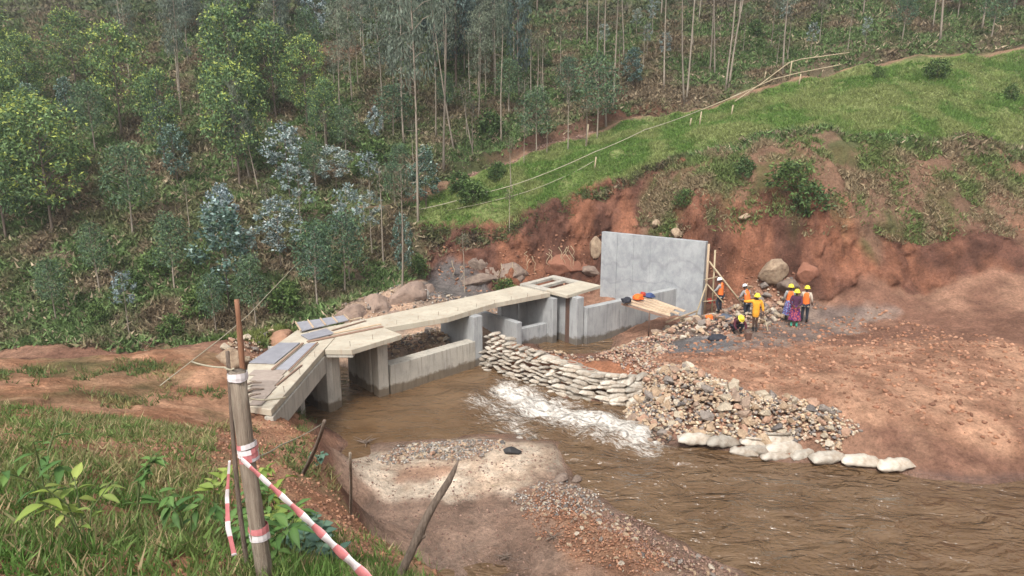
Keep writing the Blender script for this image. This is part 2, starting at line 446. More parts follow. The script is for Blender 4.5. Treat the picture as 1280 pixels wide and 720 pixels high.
M['rope'] = simple('pale_rope', (.44, .4, .3), (.34, .3, .21), 40, .9, .4)
M['bag'] = simple('woven_sack', (.54, .5, .43), (.27, .21, .155), 3.2, .8, .6, rand=.28, bd=.05)
M['soil_fill'] = simple('red_soil_fill', (.3, .14, .09), (.22, .095, .06), 12, .95, .6, bd=.04)
M['boulder'] = simple('tan_boulder', (.47, .36, .25), (.2, .13, .085), 3.4, .9, .9, bd=.1)
M['rock'] = simple('grey_brown_rock', (.31, .24, .19), (.15, .105, .085), 3.0, .9, .9, bd=.1, rand=.12)
M['black'] = simple('black_rubber', (.02, .02, .022), (.04, .038, .036), 9, .6, .2)
M['steel'] = simple('rebar_steel', (.14, .08, .055), (.09, .06, .05), 9, .6, .2)


# ------------------------------------------------------------------ the ground sheet
def spaced(segs):
    out = [segs[0][0]]
    for a, b, s0, s1 in segs:
        x = a
        while x < b - 1e-6:
            t = (x - a) / (b - a); x = min(b, x + s0 + (s1 - s0) * t); out.append(x)
    return np.array(out)
gx = spaced([(-140, -45, 6, .9), (-45, -22, .9, .16), (-22, 20, .105, .105), (20, 45, .16, .9), (45, 140, .9, 6)])
gy = spaced([(-12, 3, 1.5, .1), (3, 13, .08, .08), (13, 41, .105, .12), (41, 72, .2, .3), (72, 132, .5, 3)])
X, Y = np.meshgrid(gx, gy)
X = X.ravel(); Y = Y.ravel()
Z = height(X, Y)
nx, ny = len(gx), len(gy)

Zg = Z.reshape(ny, nx)
dzy = np.gradient(Zg, gy, axis=0).ravel(); dzx = np.gradient(Zg, gx, axis=1).ravel()
slope = np.hypot(dzx, dzy)

def blend(c, mask, new):
    new = np.asarray(new, float)
    return c * (1 - mask[:, None]) + new * mask[:, None]
def zone(poly, soft=.4, wob=.6, s=1.2, seed=0):
    xs = X + fbm(X, Y, s, 3, seed) * wob; ys = Y + fbm(X, Y, s, 3, seed + 50) * wob
    x0 = min(p[0] for p in poly) - 3; x1 = max(p[0] for p in poly) + 3; y0 = min(p[1] for p in poly) - 3; y1 = max(p[1] for p in poly) + 3
    m = np.zeros(X.shape)
    k = (xs > x0) & (xs < x1) & (ys > y0) & (ys < y1)
    if k.any(): m[k] = smooth(-soft / 2, soft / 2, inpoly(xs[k], ys[k], poly))
    return m
def nmix(a, b, s, seed, lo=-.25, hi=.25, st=1.0):
    t = smooth(lo, hi, fbm(X, Y * st, s, 4, seed))
    return np.asarray(a)[None] * (1 - t[:, None]) + np.asarray(b)[None] * t[:, None]

RED = nmix((.32, .18, .12), (.22, .115, .078), 1.6, 5)
colr = RED.copy()
# wooded hill floor
hillm = smooth(-.5, .8, Y - np.interp(X, [-60, -24, -12, -8, -4.6, 0, 5, 9.5, 15, 28, 60], [29, 27.8, 27.7, 28.8, 36.2, 37.0, 37, 36, 33, 32, 32]) + fbm(X, Y, 1.5, 3, 77) * .8)
floor_ = nmix((.13, .1, .065), (.08, .1, .04), 2.2, 21, -.3, .3, 2)
floor_ = floor_ * (1 + .5 * vnoise(X, Y * 3, .9, 4))[:, None]
colr = blend(colr, hillm, floor_)
# grassy slope beside the cut
grassp = [(-5.32, 38.8, 4.05), (-1.9, 38.8, 4), (0, 38.6, 4.17), (1.89, 38.8, 4.95), (3.79, 39.1, 5.82), (5.69, 39.3, 6.56), (7.56, 39.3, 7.21), (10, 39.8, 8.17), (12.39, 40, 8.87), (15.21, 40, 9.33), (17.1, 39, 9.78), (20.82, 38, 8.89), (29.09, 38, 8.22), (37.03, 50, 14.98), (20.62, 49, 12.8), (14.87, 48.6, 11.34), (9.01, 47.6, 10.11), (3.27, 45.6, 8.17), (0, 44.2, 7.06), (-3.11, 42.8, 6.01), (-5.49, 41, 4.86)]
gm = zone(grassp, .8, 1.2, 1.5, 3)
gcol = nmix((.13, .18, .05), (.2, .23, .085), 1.6, 41, -.3, .3)
colr = blend(colr, gm * .92, gcol)
# the raw red cut: everything steep between its foot and its top
cutp = [(-5.65, 39, 3.83), (-1.92, 39.1, 4.01), (0, 39, 4.17), (1.91, 39.1, 4.97), (3.81, 39.3, 5.85), (5.71, 39.4, 6.6), (7.58, 39.4, 7.16), (9.96, 39.6, 7.95), (11,38.9,8), (13,37.5,8), (16,37,8), (30,36.5,8), (60,37,8), (60,31,3), (28,31.2,3), (19,31.2,3), (15.4,31.3,1), (12,33.2,1), (9,34,1), (5,36.2,1), (0,36,1), (-4.8,36.4,1)]
cm = zone(cutp, .5, .5, .9, 13)
ccol = nmix((.25, .11, .065), (.125, .06, .042), 1.3, 61, -.3, .3, .6)
ccol = ccol * (1 + .6 * vnoise(X, Z * 1.2, .35, 8) + .5 * fbm(X * 1.6, Z * .5, 1.0, 3, 9))[:, None]
colr = blend(colr, cm, ccol)
# mixed growth over the upper right of the cut
upm = zone([(8.72, 35.8, 5.42), (11.12, 35, 4.95), (13.33, 34.2, 5.59), (14.99, 33, 4.59), (26.14, 33, 3.36), (28.36, 37, 8.03), (16.49, 38.6, 9.55), (12.24, 39.4, 8.41), (8.86, 38.8, 7.29), (7.28, 37.5, 5.78)], 1.2, 1.8, 1.3, 23)
ucol = nmix((.1, .11, .045), (.21, .13, .085), 1.1, 71, -.2, .2)
colr = blend(colr, upm * .8, ucol)
# footpaths
d, pz, sdd = seg_dist(X, Y, PATH)
pm = (1 - smooth(.25, .55, d + fbm(X, Y, .7, 3, 2) * .25)) * smooth(-20, -3, X)
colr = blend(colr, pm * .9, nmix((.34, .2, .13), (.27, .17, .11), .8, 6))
sd_ = np.where(sdd > 0, d, -d)
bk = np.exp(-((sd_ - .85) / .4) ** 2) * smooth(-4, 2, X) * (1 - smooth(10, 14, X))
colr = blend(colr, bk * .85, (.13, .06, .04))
soilp = zone([(-16.64, 56.33), (-16.45, 59.54), (-13.13, 61.9), (-12.84, 58.54), (-14.27, 55.92), (-15.04, 53.78)], 1, 1.5, 1.5, 91)
colr = blend(colr, soilp * .7, (.2, .11, .075))
soilq = zone([(0.59, 50.18), (5.98, 48.21), (5.17, 45.66), (1.1, 45.97)], .6, 1.2, 1.5, 92)
colr = blend(colr, soilq * .5, (.17, .1, .07))
# work site
site = zone([(3.93, 25.6, 0.7), (6.86, 28.42, 0.7), (9.57, 31.58, 0.7), (12.36, 32.72, 0.9), (14.68, 31.45, 0.9), (17.99, 29.62, 1), (12.69, 26.91, 0.8), (9.39, 25.3, 0.8), (6.83, 25.39, 0.7)], .5, .7, 1, 33)
colr = blend(colr, site, nmix((.27, .2, .16), (.19, .14, .12), .9, 34))
grav = zone([(5.3, 25.89, 0.6), (7.29, 27.22, 0.7), (8.85, 27.81, 0.7), (9.51, 26.13, 0.8), (7.81, 25.39, 0.7), (6.16, 25.29, 0.7)], .4, .5, .6, 35)
colr = blend(colr, grav * .8, nmix((.2, .195, .195), (.13, .13, .135), .4, 36))
dirt = zone([(7.36, 23.86, 0.8), (9.32, 25.1, 0.8), (12.21, 25.82, 0.9), (20.84, 25.11, 1.2), (14.79, 17.24, 1), (9.04, 19.16, 0.7), (7.73, 20.47, 0.8), (6.25, 21.93, 0.8)], .6, .8, 1, 38)
colr = blend(colr, dirt * .9, nmix((.46, .265, .17), (.31, .165, .105), 1.0, 39))
bagfill = zone([(-1.37, 26.91, 0.8), (0.34, 26.57, 0.8), (1.93, 25.09, 0.7), (3.77, 24.42, 0.7), (5.05, 23, 0.7), (3.53, 22.77, 0.6), (1.53, 23.79, 0.6), (0, 25.29, 0.6)], .3, .3, 1, 48)
colr = blend(colr, bagfill, (.38, .17, .095))
# upstream bed
ups = zone([(-9, 26, 0), (-4, 23.5, 0), (-1.5, 26, 0), (0, 30, 0), (1, 35.8, 0), (-4, 36.2, 0), (-9, 30.5, 0)], .8, .8, 1, 43)
colr = blend(colr, ups * .9, nmix((.5, .34, .24), (.34, .26, .2), .9, 44))
upg = zone([(-5.08, 33.69, 1), (-4.46, 37.62, 1), (-2.35, 37.62, 1), (-0.67, 35.56, 1), (-3.26, 32.33, 1)], .5, .6, .8, 46)
colr = blend(colr, upg * .9, (.15, .14, .135))
# the sand bar in the foreground
sand = zone([(-5.32, 17.53, 0.1), (-4.83, 18.18, 0.1), (-3.43, 18.5, 0.1), (-1, 18.94, 0.1), (0.5, 18.82, 0.1), (1.4, 18.5, 0.1), (1.38, 17.19, 0.1), (0.54, 16.17, 0.1), (0, 15.76, 0.1), (-0.83, 15.31, 0.2), (-1.62, 14.94, 0.2), (-2.48, 15.31, 0.2), (-4.2, 15.59, 0.2)], .45, .7, .8, 51)
mud = nmix((.36, .24, .175), (.27, .17, .12), 1.3, 52)
bar = zone([(-5.67, 17.78, 0.1), (-4.21, 18.71, 0.1), (-1.02, 19.33, 0.1), (1.3, 18.88, 0.1), (1.53, 17.38, 0.1), (1.96, 16.21, 0.1), (3.38, 14.12, 0.1), (5.31, 12.29, 0.1), (5, 6, 0), (1, 6.5, 0), (-1.6, 9.8, 0), (-4, 14, 0)], .3, .25, .6, 53)
colr = blend(colr, bar, mud)
colr = blend(colr, sand * bar, nmix((.66, .54, .42), (.55, .41, .3), .7, 54))
hump = zone([(0.21, 15.22, 0.3), (1.66, 15.42, 0.3), (2.99, 13.66, 0.4), (4.44, 12.28, 0.3), (3.47, 11.82, 0.3), (1.35, 12.07, 0.3), (0.92, 13.49, 0.3)], .5, .8, .8, 55)
colr = blend(colr, hump * .85, nmix((.36, .2, .12), (.23, .12, .075), .6, 56))
patch = zone([(-3.34, 16.64, 0.2), (-1.82, 17.01, 0.2), (-1.54, 16.42, 0.2), (-3, 15.95, 0.2)], .3, .4, .5, 57)
colr = blend(colr, patch * .6, (.42, .22, .14))
# near bank
nb = (Y < 21) & (X < np.interp(Y, [3, 5, 6.5, 8.5, 10.5, 13, 15, 18, 20.3], [9, 2.0, -.2, -1.5, -2.6, -3.9, -4.9, -5.9, -6.6])) | (Y < 5)
nbm = nb.astype(float)
bankc = nmix((.46, .26, .16), (.33, .165, .095), .9, 63)
colr = blend(colr, nbm, bankc)
colr = blend(colr, nbm * smooth(.12, .4, fbm(X, Y, 1.1, 3, 64)) * .5, (.13, .12, .055))
colr = blend(colr, ((X < -9.5) & (Y < 21)) * smooth(-.3, .2, fbm(X, Y, 3, 3, 65) + .05 * (-X - 12)) * .8, (.09, .1, .04))
# riverbed and wet margins
under = 1 - smooth(-.12, .0, Z)
nearwater = (Y > 5) & (Y < 30)
colr = blend(colr, under * nearwater, (.12, .075, .045))
wet = (1 - smooth(.02, .16, Z)) * nearwater
puddle = zone([(-1.16, 12.89, 0.1), (-0.36, 13.18, 0.1), (0.44, 12.75, 0.1), (0, 12.21, 0.1), (-1.37, 12.29, 0.1)], .5, .5, .8, 59)
wmud = (1 - sand) * bar * (1 - smooth(.22, .4, Z))
wet = np.maximum(wet, wmud * .55)
colr = colr * (1 - .3 * wet)[:, None]
colr = colr * (1 + .35 * fbm(X, Y, .6, 3, 101) * (1 - smooth(30, 40, Y)))[:, None]
colr = np.clip(colr, .01, .8)
c4 = np.concatenate([colr, wet[:, None]], 1)
idx = np.arange(nx * ny).reshape(ny, nx)
F = np.stack([idx[:-1, :-1], idx[:-1, 1:], idx[1:, 1:], idx[1:, :-1]], -1).reshape(-1, 4)
# crags: push the cut face in and out sideways
cy = cm * (1 - .5 * upm) * smooth(.3, 1.2, slope)
crag = fbm(X * 1.0, Z * 1.3, 1.1, 4, 111) * .6 + np.abs(fbm(X, Z, .4, 3, 112)) * .5
Yc = Y - cy * crag
Zc = Z + cy * .12 * fbm(X, Z * 2, .4, 2, 113)
gme = big_mesh('ground', np.stack([X, Yc, Zc], 1), F, M['ground'], c4, True)
ground = tag(link('ground', gme), kind='structure')
gmask = gm; 

# ------------------------------------------------------------------ the river
def water_mat():
    m = Mat('muddy_water', .12, .5)
    a = m.n('ShaderNodeVertexColor', layer_name='Col')
    geo = m.n('ShaderNodeNewGeometry'); v = geo.outputs['Position']
    mp = m.n('ShaderNodeMapping'); mp.inputs['Rotation'].default_value = (0, 0, R(38)); m.l(v, mp.inputs[0])
    fl = mp.outputs[0]
    
    sep = m.n('ShaderNodeSeparateColor'); m.l(a.outputs['Color'], sep.inputs[0])
    base = m.mix(m.ramp(m.noise(.55, 4, .6, vec=v), [(.35, 0.0), (.65, 1.0)]), (.108, .062, .03), (.155, .096, .052))
    f1 = m.noise(3.2, 8, .72, vec=fl, stretch=(.55, 1.6, 1), dist=1.6)
    f2 = m.noise(11, 5, .75, vec=fl, stretch=(.6, 1.5, 1), dist=.8)
    fs = m.math('ADD', m.math('MULTIPLY', f1, .65), m.math('MULTIPLY', f2, .35))
    foam = m.ramp(m.math('ADD', fs, m.math('MULTIPLY', m.math('SUBTRACT', sep.outputs[0], .5), .32)), [(.50, 0.0), (.56, .35), (.68, 1.0)])
    m.color(m.mix(foam, base, (.66, .62, .56)))
    m.l(m.ramp(foam, [(0, .07), (1, .6)]), m.b.inputs['Roughness'])
    m.b.inputs['Specular IOR Level'].default_value = .5
    w1 = m.noise(1.6, 3, .5, vec=v, stretch=(.7, 1.3, 1), dist=.9)
    w2 = m.noise(6, 2, .5, vec=v, stretch=(.7, 1.2, 1), dist=.4)
    m.bump(m.math('MULTIPLY', w1, sep.outputs[1]), 1.0, .4); m.bump(m.math('MULTIPLY', w2, sep.outputs[1]), .8, .085); m.bump(foam, .5, .04)
    return m.m
wx = spaced([(-60, -14, 3, .3), (-14, 14, .09, .09), (14, 100, .3, 4)])
wy = spaced([(2, 7, .3, .15), (7, 25, .09, .09), (25, 32, .15, .4)])
WX, WY = np.meshgrid(wx, wy); WX = WX.ravel(); WY = WY.ravel()
rap_line = [(-0.3, 23.17, 0), (0.63, 21.81, 0), (1.64, 20.85, 0), (2.79, 20.21, 0), (4.09, 19.37, 0)]
rd, _, _ = seg_dist(WX, WY, rap_line)
rap = np.exp(-((rd + .5 * fbm(WX, WY, 1.1, 3, 71)) / 1.3) ** 2) * smooth(-1.6, -.3, WX)
tail, _, _ = seg_dist(WX, WY, [(-1.16, 22.24, 0), (0, 20.52, 0), (0.25, 19.31, 0)])
rap = np.maximum(rap, .62 * np.exp(-(tail / 1.0) ** 2))
c_, s_ = math.cos(R(-38)), math.sin(R(-38))
u_ = WX * c_ - WY * s_; v_ = WX * s_ + WY * c_
WZ = .02 * fbm(WX, WY, 1.4, 3, 5) + .02 * fbm(WX * .7, WY * 1.2, .7, 2, 6)
WZ = WZ + rap * (.5 * fbm(u_, v_ * 1.3, 1.0, 4, 8) + .2 * np.abs(fbm(WX, WY, .5, 3, 9)))
down = smooth(-6, 8, WX - .3 * (WY - 16)) * smooth(24, 14, -WY + 34)
WZ = WZ + .035 * np.sin(u_ * 2.6 + 3 * fbm(WX, WY, 2.2, 2, 3)) * np.exp(-(rd / 3.5) ** 2)
WZ = WZ + .06 * fbm(WX * .65, WY * 1.25, .75, 2, 16) * smooth(22, 17, WY)
foamc = np.clip(rap * 1.05 - .02, 0, 1)
foamc = np.maximum(foamc, .17 * np.exp(-(rd / 3.2) ** 2))
chop = np.clip(.25 + smooth(-2.5, 1.0, WX + (19 - WY) * .35) + rap, 0, 1)
foamc = np.stack([foamc, chop, foamc], 1)
wi = np.arange(len(wx) * len(wy)).reshape(len(wy), len(wx))
WF = np.stack([wi[:-1, :-1], wi[:-1, 1:], wi[1:, 1:], wi[1:, :-1]], -1).reshape(-1, 4)
M['water'] = water_mat()
river = tag(link('river_water', big_mesh('river_water', np.stack([WX, WY, WZ], 1), WF, M['water'], foamc, True)), kind='structure')


# ------------------------------------------------------------------ concrete intake bridge
E_ = Vector((math.cos(R(40.5)), math.sin(R(40.5))))       # along the walkway
N_ = Vector((-E_.y, E_.x))                                # upstream
def q(p, e=0.0, n=0.0):
    return (p[0] + E_.x * e + N_.x * n, p[1] + E_.y * e + N_.y * n)
def wallq(p0, p1, t, side=1):
    """footprint of a wall from p0 to p1 thickened by t to its left (side 1) or right"""
    d = (Vector(p1[:2]) - Vector(p0[:2])).normalized(); n = Vector((-d.y, d.x)) * t * side
    return [(p0[0], p0[1]), (p1[0], p1[1]), (p1[0] + n.x, p1[1] + n.y), (p0[0] + n.x, p0[1] + n.y)]
DZ = 2.35
br = empty('intake_bridge', (-3.0, 24.0, 0), 0, 'long grey concrete walkway bridge on piers across the muddy river with dusty yellowish top', 'bridge')
def part(name, m, mat=None, parent=None, bevel=.012):
    return m.build(name, mat or M['concrete'], parent or br, bevel=bevel)
A0 = (-6.29, 20.94)
deck_main = [(-4.75, 23.55), (1.78, 29.2), (.78, 30.36), (-5.75, 24.75)]
part('walkway_slab', MB().prism([(-4.78, 23.5), (-2.5, 25.02), (-.69, 27.3), (1.76, 29.2), (.27, 30.62), (-.81, 29.48), (-2.13, 28.2), (-5.65, 24.8), (-6.2, 24.3)], DZ - .22, DZ), M['deck'])
part('wide_slab', MB().prism([(-6.27, 20.96), (-5.36, 20.94), (-3.98, 22.67), (-4.72, 23.48), (-6.2, 24.27), (-6.6, 23.9), (-7.93, 23.22), (-6.28, 22.5)], DZ - .19, DZ - .005), M['deck'])
part('approach_slab', MB().prism([(-6.3, 16.0), (-6.3, 22.4), (-7.95, 23.2), (-8.28, 19.5), (-7.15, 16.3)], DZ - .2, DZ - .01), M['deck'])
part('edge_beam', MB().prism([(-6.26, 16.0), (-6.26, 20.93), (-6.5, 20.93), (-6.5, 16.0)], DZ - .82, DZ - .215), M['concrete_pale'])
part('edge_beam', MB().prism(wallq((-6.25, 20.98), (-5.35, 20.97), .25), DZ - .3, DZ - .2), M['concrete_pale'])
# piers
part('pier', MB().prism([(-6.77, 21.39), (-6.32, 21.12), (-6.15, 21.22), (-6.0, 21.67), q((-6.0, 21.67), 0, 2.2), q((-6.77, 21.39), 0, 2.2)], -.6, DZ - .21), M['concrete_pale'])
part('pier', MB().prism([(-7.35, 20.55), (-7.0, 20.3), (-6.96, 20.62), q((-6.96, 20.62), 0, 1.7), q((-7.35, 20.55), 0, 1.9)], -.6, DZ - .21), M['concrete_pale'])
pc = (-4.85, 22.5)
part('pier', MB().prism([pc, q(pc, .42, 0), q(pc, .42, 2.4), q(pc, 0, 2.4), q(pc, 0, .62), q(pc, .09, .62), q(pc, .09, .42), q(pc, 0, .42)], -.6, DZ - .2), M['concrete_pale'])
pe = (-1.56, 25.72)
part('pier', MB().prism([pe, q(pe, .45, 0), q(pe, .45, 2.4), q(pe, 0, 2.4)], -.6, DZ - .22), M['concrete'])
part('divide_wall', MB().prism([(-1.6, 29.48), (.21, 27.42), (.44, 27.62), (-1.37, 29.68)], -.6, 1.4), M['concrete'])
part('divide_wall', MB().prism([(-.5, 29.6), (.3, 30.3), q((.3, 30.3), 0, .3), q((-.5, 29.6), 0, .3)], -.6, 2.05), M['concrete'])
part('weir_wall', MB().prism([(-4.45, 22.78), (-1.5, 25.72), (-1.87, 26.07), (-4.82, 23.2)], -.6, 1.12), M['concrete_pale'])
part('weir_wall', MB().prism([(.2, 28.05), (1.85, 29.33), q((1.85, 29.33), 0, .3), q((.2, 28.05), 0, .3)], -.6, .9), M['concrete'])
pf = (1.85, 28.9)
part('pier', MB().prism([pf, q(pf, .3, 0), q(pf, .3, 2.9), q(pf, 0, 2.9)], -.6, DZ - .24), M['concrete'])
pg = (2.95, 28.62)
part('pier', MB().prism([pg, q(pg, .42, 0), q(pg, .42, 2.9), q(pg, 0, 2.9), q(pg, 0, .75), q(pg, .1, .75), q(pg, .1, .5), q(pg, 0, .5)], -.6, DZ - .14), M['concrete'])
part('pier_groove', MB().prism([q(pg, -.02, .5), q(pg, .095, .5), q(pg, .095, .75), q(pg, -.02, .75)], -.6, DZ - .15), M['steel'])
part('curtain_wall', MB().prism([(-7.3, 22.95), (-6.0, 24.15), (-6.15, 24.3), (-7.45, 23.1)], 1.15, DZ - .22), M['concrete'])
# back wall of the gated bay
part('bay_wall', MB().prism([q(pf, .31, 2.6), q(pg, -.01, 2.45), q(pg, -.01, 2.7), q(pf, .31, 2.85)], -.6, DZ - .3), M['concrete'])
# the platform at the far end, an open frame of slabs with two slots
p0 = Vector((2.47, 28.57)); pa = Vector((4.25, 30.61)); pb_ = Vector((2.14, 33.03)); pc_ = Vector((.23, 31.32)); pd = Vector((1.0, 30.05))
a_ = (pa - p0); b_ = (pb_ - pa)
def pq(u, v): return tuple(p0 + a_ * u + b_ * v)
part('platform_slab', MB().prism([pq(0, 0), pq(1, 0), pq(1, .42), pq(0, .42)], DZ - .13, DZ + .02), M['deck'])
part('platform_frame', MB().prism([pq(0, .425), pq(.16, .425), pq(.16, .995), pq(0, .995)], DZ - .13, DZ + .015), M['concrete_pale'])
part('platform_frame', MB().prism([pq(.84, .425), pq(1, .425), pq(1, .995), pq(.84, .995)], DZ - .13, DZ + .015), M['concrete_pale'])
part('platform_frame', MB().prism([pq(.165, .62), pq(.835, .62), pq(.835, .7), pq(.165, .7)], DZ - .13, DZ + .012), M['concrete_pale'])
part('platform_frame', MB().prism([pq(.165, .9), pq(.835, .9), pq(.835, .995), pq(.165, .995)], DZ - .13, DZ + .012), M['concrete_pale'])
part('platform_beam', MB().prism([pq(.02, .43), pq(.1, .43), pq(.1, .98), pq(.02, .98)], 1.2, DZ - .135), M['concrete'])
# starter bars standing along the walkway edge
for i, t in enumerate(np.linspace(.05, .97, 9)):
    x = -4.7 + 6.3 * t; y = 23.62 + 5.45 * t
    part('rebar_stub', MB().tube([(x, y + .12, DZ - .02), (x + .01, y + .12, DZ + .16)], .006, 5), M['steel'], bevel=0)
for x, y in [(-6.36, 17.2), (-6.36, 18.6), (-6.38, 20.2), (-5.5, 21.3), (-4.9, 22.1)]:
    part('rebar_stub', MB().tube([(x, y, DZ - .02), (x - .01, y, DZ + .18)], .006, 5), M['steel'], bevel=0)

# wing wall between platform and big wall
ww = empty('wing_wall', (5.5, 30.2, 0), 0, 'low grey concrete wing wall running from the platform pier to the tall wall', 'wall')
w0 = (3.42, 28.78); w1 = (8.95, 33.05)
MB().prism(wallq(w0, (5.15, 30.12), .35), -.6, 1.72).build('wall_panel', M['concrete'], ww, bevel=.012)
MB().prism(wallq((5.153, 30.123), w1, .35), -.6, 1.73).build('wall_panel', M['concrete'], ww, bevel=.012)
# the tall wall
bw = empty('retaining_wall', (7.2, 33.6, 0), 0, 'tall grey concrete wall with dark wavy pour lines standing in front of the red earth cut', 'wall')
def bigwall_mat():
    m = Mat('poured_wall', .85, .25)
    geo = m.n('ShaderNodeNewGeometry'); v = geo.outputs['Position']
    big = m.noise(.9, 5, .6, vec=v)
    st = m.noise(2.4, 7, .7, vec=v, stretch=(1.3, 1.3, .8))
    c = m.mix(m.ramp(big, [(.35, 0.0), (.65, 1.0)]), (.42, .435, .44), (.31, .325, .335))
    c = m.mix(m.math('MULTIPLY', m.ramp(st, [(.42, 0.0), (.68, 1.0)]), .75), c, (.24, .25, .265))
    # wavy pour seams: contour lines of height plus slow noise
    sx = m.n('ShaderNodeSeparateXYZ'); m.l(v, sx.inputs[0])
    w_ = m.noise(.55, 3, .55, vec=v)
    hgt = m.math('ADD', sx.outputs['Z'], m.math('MULTIPLY', w_, 3.4))
    for lv, wd in ((4.55, .16), (3.35, .12)):
        dd = m.math('ABSOLUTE', m.math('SUBTRACT', hgt, lv))
        c = m.mix(m.math('MULTIPLY', m.ramp(m.math('DIVIDE', dd, wd), [(0.0, 1.0), (1.0, 0.0)]), .42), c, (.2, .205, .215))
    c = m.mix(1.0, c, m.ramp(m.noise(38, 4, .7, vec=v), [(.3, .88), (.7, 1.08)]), 'MULTIPLY')
    m.color(c); m.bump(st, .15, .03); m.bump(m.noise(60, 3, .7, vec=v), .2, .01)
    return m.m
M['bigwall'] = bigwall_mat()
bl = Vector((4.87, 35.35)); brr = Vector((9.5, 31.8))
dv = (brr - bl); nb_ = 6
for i in range(nb_):
    a = bl + dv * (i / nb_); b = bl + dv * ((i + 1) / nb_) - dv.normalized() * .012
    MB().prism(wallq(a, b, .3), -.4, 4.27).build('wall_panel', M['bigwall'], bw, bevel=.008)
MB().prism(wallq(bl + Vector((0.02, .03)), brr - Vector((.03, -.02)), .26), -.4, 4.255).build('wall_core', M['bigwall'], bw)


# ------------------------------------------------------------------ fast ground lookup
def gzv(x, y):
    x = np.asarray(x, float); y = np.asarray(y, float)
    i = np.clip(np.searchsorted(gx, x) - 1, 0, nx - 2); j = np.clip(np.searchsorted(gy, y) - 1, 0, ny - 2)
    tx = (x - gx[i]) / (gx[i + 1] - gx[i]); ty = (y - gy[j]) / (gy[j + 1] - gy[j])
    tx = np.clip(tx, 0, 1); ty = np.clip(ty, 0, 1)
    return (Zg[j, i] * (1 - tx) + Zg[j, i + 1] * tx) * (1 - ty) + (Zg[j + 1, i] * (1 - tx) + Zg[j + 1, i + 1] * tx) * ty
def gz(x, y): return float(gzv([x], [y])[0])
def g3(p, dz=0): return Vector((p[0], p[1], gz(p[0], p[1]) + dz))

# ------------------------------------------------------------------ stones
def hull_stone(seed, n=15, flat=.7):
    r_ = random.Random(seed)
    bm = bmesh.new()
    for i in range(n):
        v = Vector((r_.gauss(0, 1), r_.gauss(0, 1), r_.gauss(0, 1))).normalized() * (.82 + .25 * r_.random())
        bm.verts.new((v.x, v.y * .8, v.z * flat))
    res = bmesh.ops.convex_hull(bm, input=bm.verts)
    bmesh.ops.delete(bm, geom=[g for g in res['geom_interior'] if isinstance(g, bmesh.types.BMVert)], context='VERTS')
    bmesh.ops.recalc_face_normals(bm, faces=bm.faces)
    return bm
def stone_mat():
    m = Mat('river_stone', .85, .25)
    oi = m.n('ShaderNodeObjectInfo')
    c = m.ramp(oi.outputs['Random'], [(0, (.42, .3, .2)), (.2, (.5, .37, .25)), (.38, (.33, .24, .18)), (.5, (.26, .22, .19)), (.6, (.48, .4, .3)), (.74, (.42, .26, .18)), (.86, (.56, .48, .38)), (.95, (.16, .14, .13))], 'CONSTANT')
    m.color(m.mix(1.0, c, m.ramp(m.noise(2.2, 5, .7), [(.3, .7), (.7, 1.2)]), 'MULTIPLY'))
    m.bump(m.noise(5, 5, .7), .5, .2)
    return m.m
def stone_mat2():
    m = Mat('small_stone', .88, .2)
    a = m.n('ShaderNodeVertexColor', layer_name='Col')
    m.color(m.mix(1.0, a.outputs[0], m.ramp(m.noise(14, 5, .7), [(.3, .75), (.7, 1.2)]), 'MULTIPLY'))
    m.bump(m.noise(25, 4, .7), .4, .02)
    return m.m
M['stone'] = stone_mat(); M['small_stone'] = stone_mat2()
STONES = []; STV = []
for k in range(10):
    bm = hull_stone(k + 3, 13 + k % 4, .55 + .05 * (k % 5))
    me = bpy.data.meshes.new('stone'); bm.to_mesh(me); me.materials.append(M['stone'])
    STONES.append(me)
    bmesh.ops.triangulate(bm, faces=bm.faces)
    bm.verts.ensure_lookup_table(); bm.verts.index_update()
    STV.append((np.array([v.co[:] for v in bm.verts]), np.array([[v.index for v in f.verts] for f in bm.faces])))
    bm.free()
PAL = {'tan': [(.44, .32, .21), (.52, .41, .28), (.34, .24, .17), (.26, .22, .19), (.4, .29, .21), (.36, .21, .14), (.18, .16, .15), (.54, .46, .36)],
       'red': [(.4, .23, .16), (.46, .3, .22), (.3, .15, .1), (.36, .24, .18), (.5, .4, .3), (.25, .19, .17)],
       'grey': [(.34, .3, .27), (.5, .46, .41), (.24, .22, .2), (.4, .29, .22), (.28, .17, .12), (.18, .18, .17)],
       'clod': [(.34, .17, .1), (.27, .13, .08), (.4, .22, .14), (.22, .11, .07)],
       'wet': [(.1, .075, .06), (.16, .11, .08), (.2, .14, .1), (.07, .06, .05)],
       'mud': [(.27, .17, .13), (.22, .13, .1), (.33, .22, .17), (.16, .1, .08)]}
def pts_in(poly, n, rs):
    xs = [p[0] for p in poly]; ys = [p[1] for p in poly]
    out = np.zeros((0, 2))
    while len(out) < n:
        x = rs.uniform(min(xs), max(xs), n * 3); y = rs.uniform(min(ys), max(ys), n * 3)
        ins = inpoly(x + fbm(x, y, .9, 2, 5) * .5, y + fbm(x, y, .9, 2, 6) * .5, poly) > 0
        out = np.concatenate([out, np.stack([x[ins], y[ins]], 1)])
    return out[:n]
def rotm(ax, ay, az):
    cx, sx, cy, sy, cz, sz = np.cos(ax), np.sin(ax), np.cos(ay), np.sin(ay), np.cos(az), np.sin(az)
    Rx = np.stack([np.ones_like(cx), 0 * cx, 0 * cx, 0 * cx, cx, -sx, 0 * cx, sx, cx], -1).reshape(-1, 3, 3)
    Ry = np.stack([cy, 0 * cy, sy, 0 * cy, np.ones_like(cy), 0 * cy, -sy, 0 * cy, cy], -1).reshape(-1, 3, 3)
    Rz = np.stack([cz, -sz, 0 * cz, sz, cz, 0 * cz, 0 * cz, 0 * cz, np.ones_like(cz)], -1).reshape(-1, 3, 3)
    return Rz @ Ry @ Rx
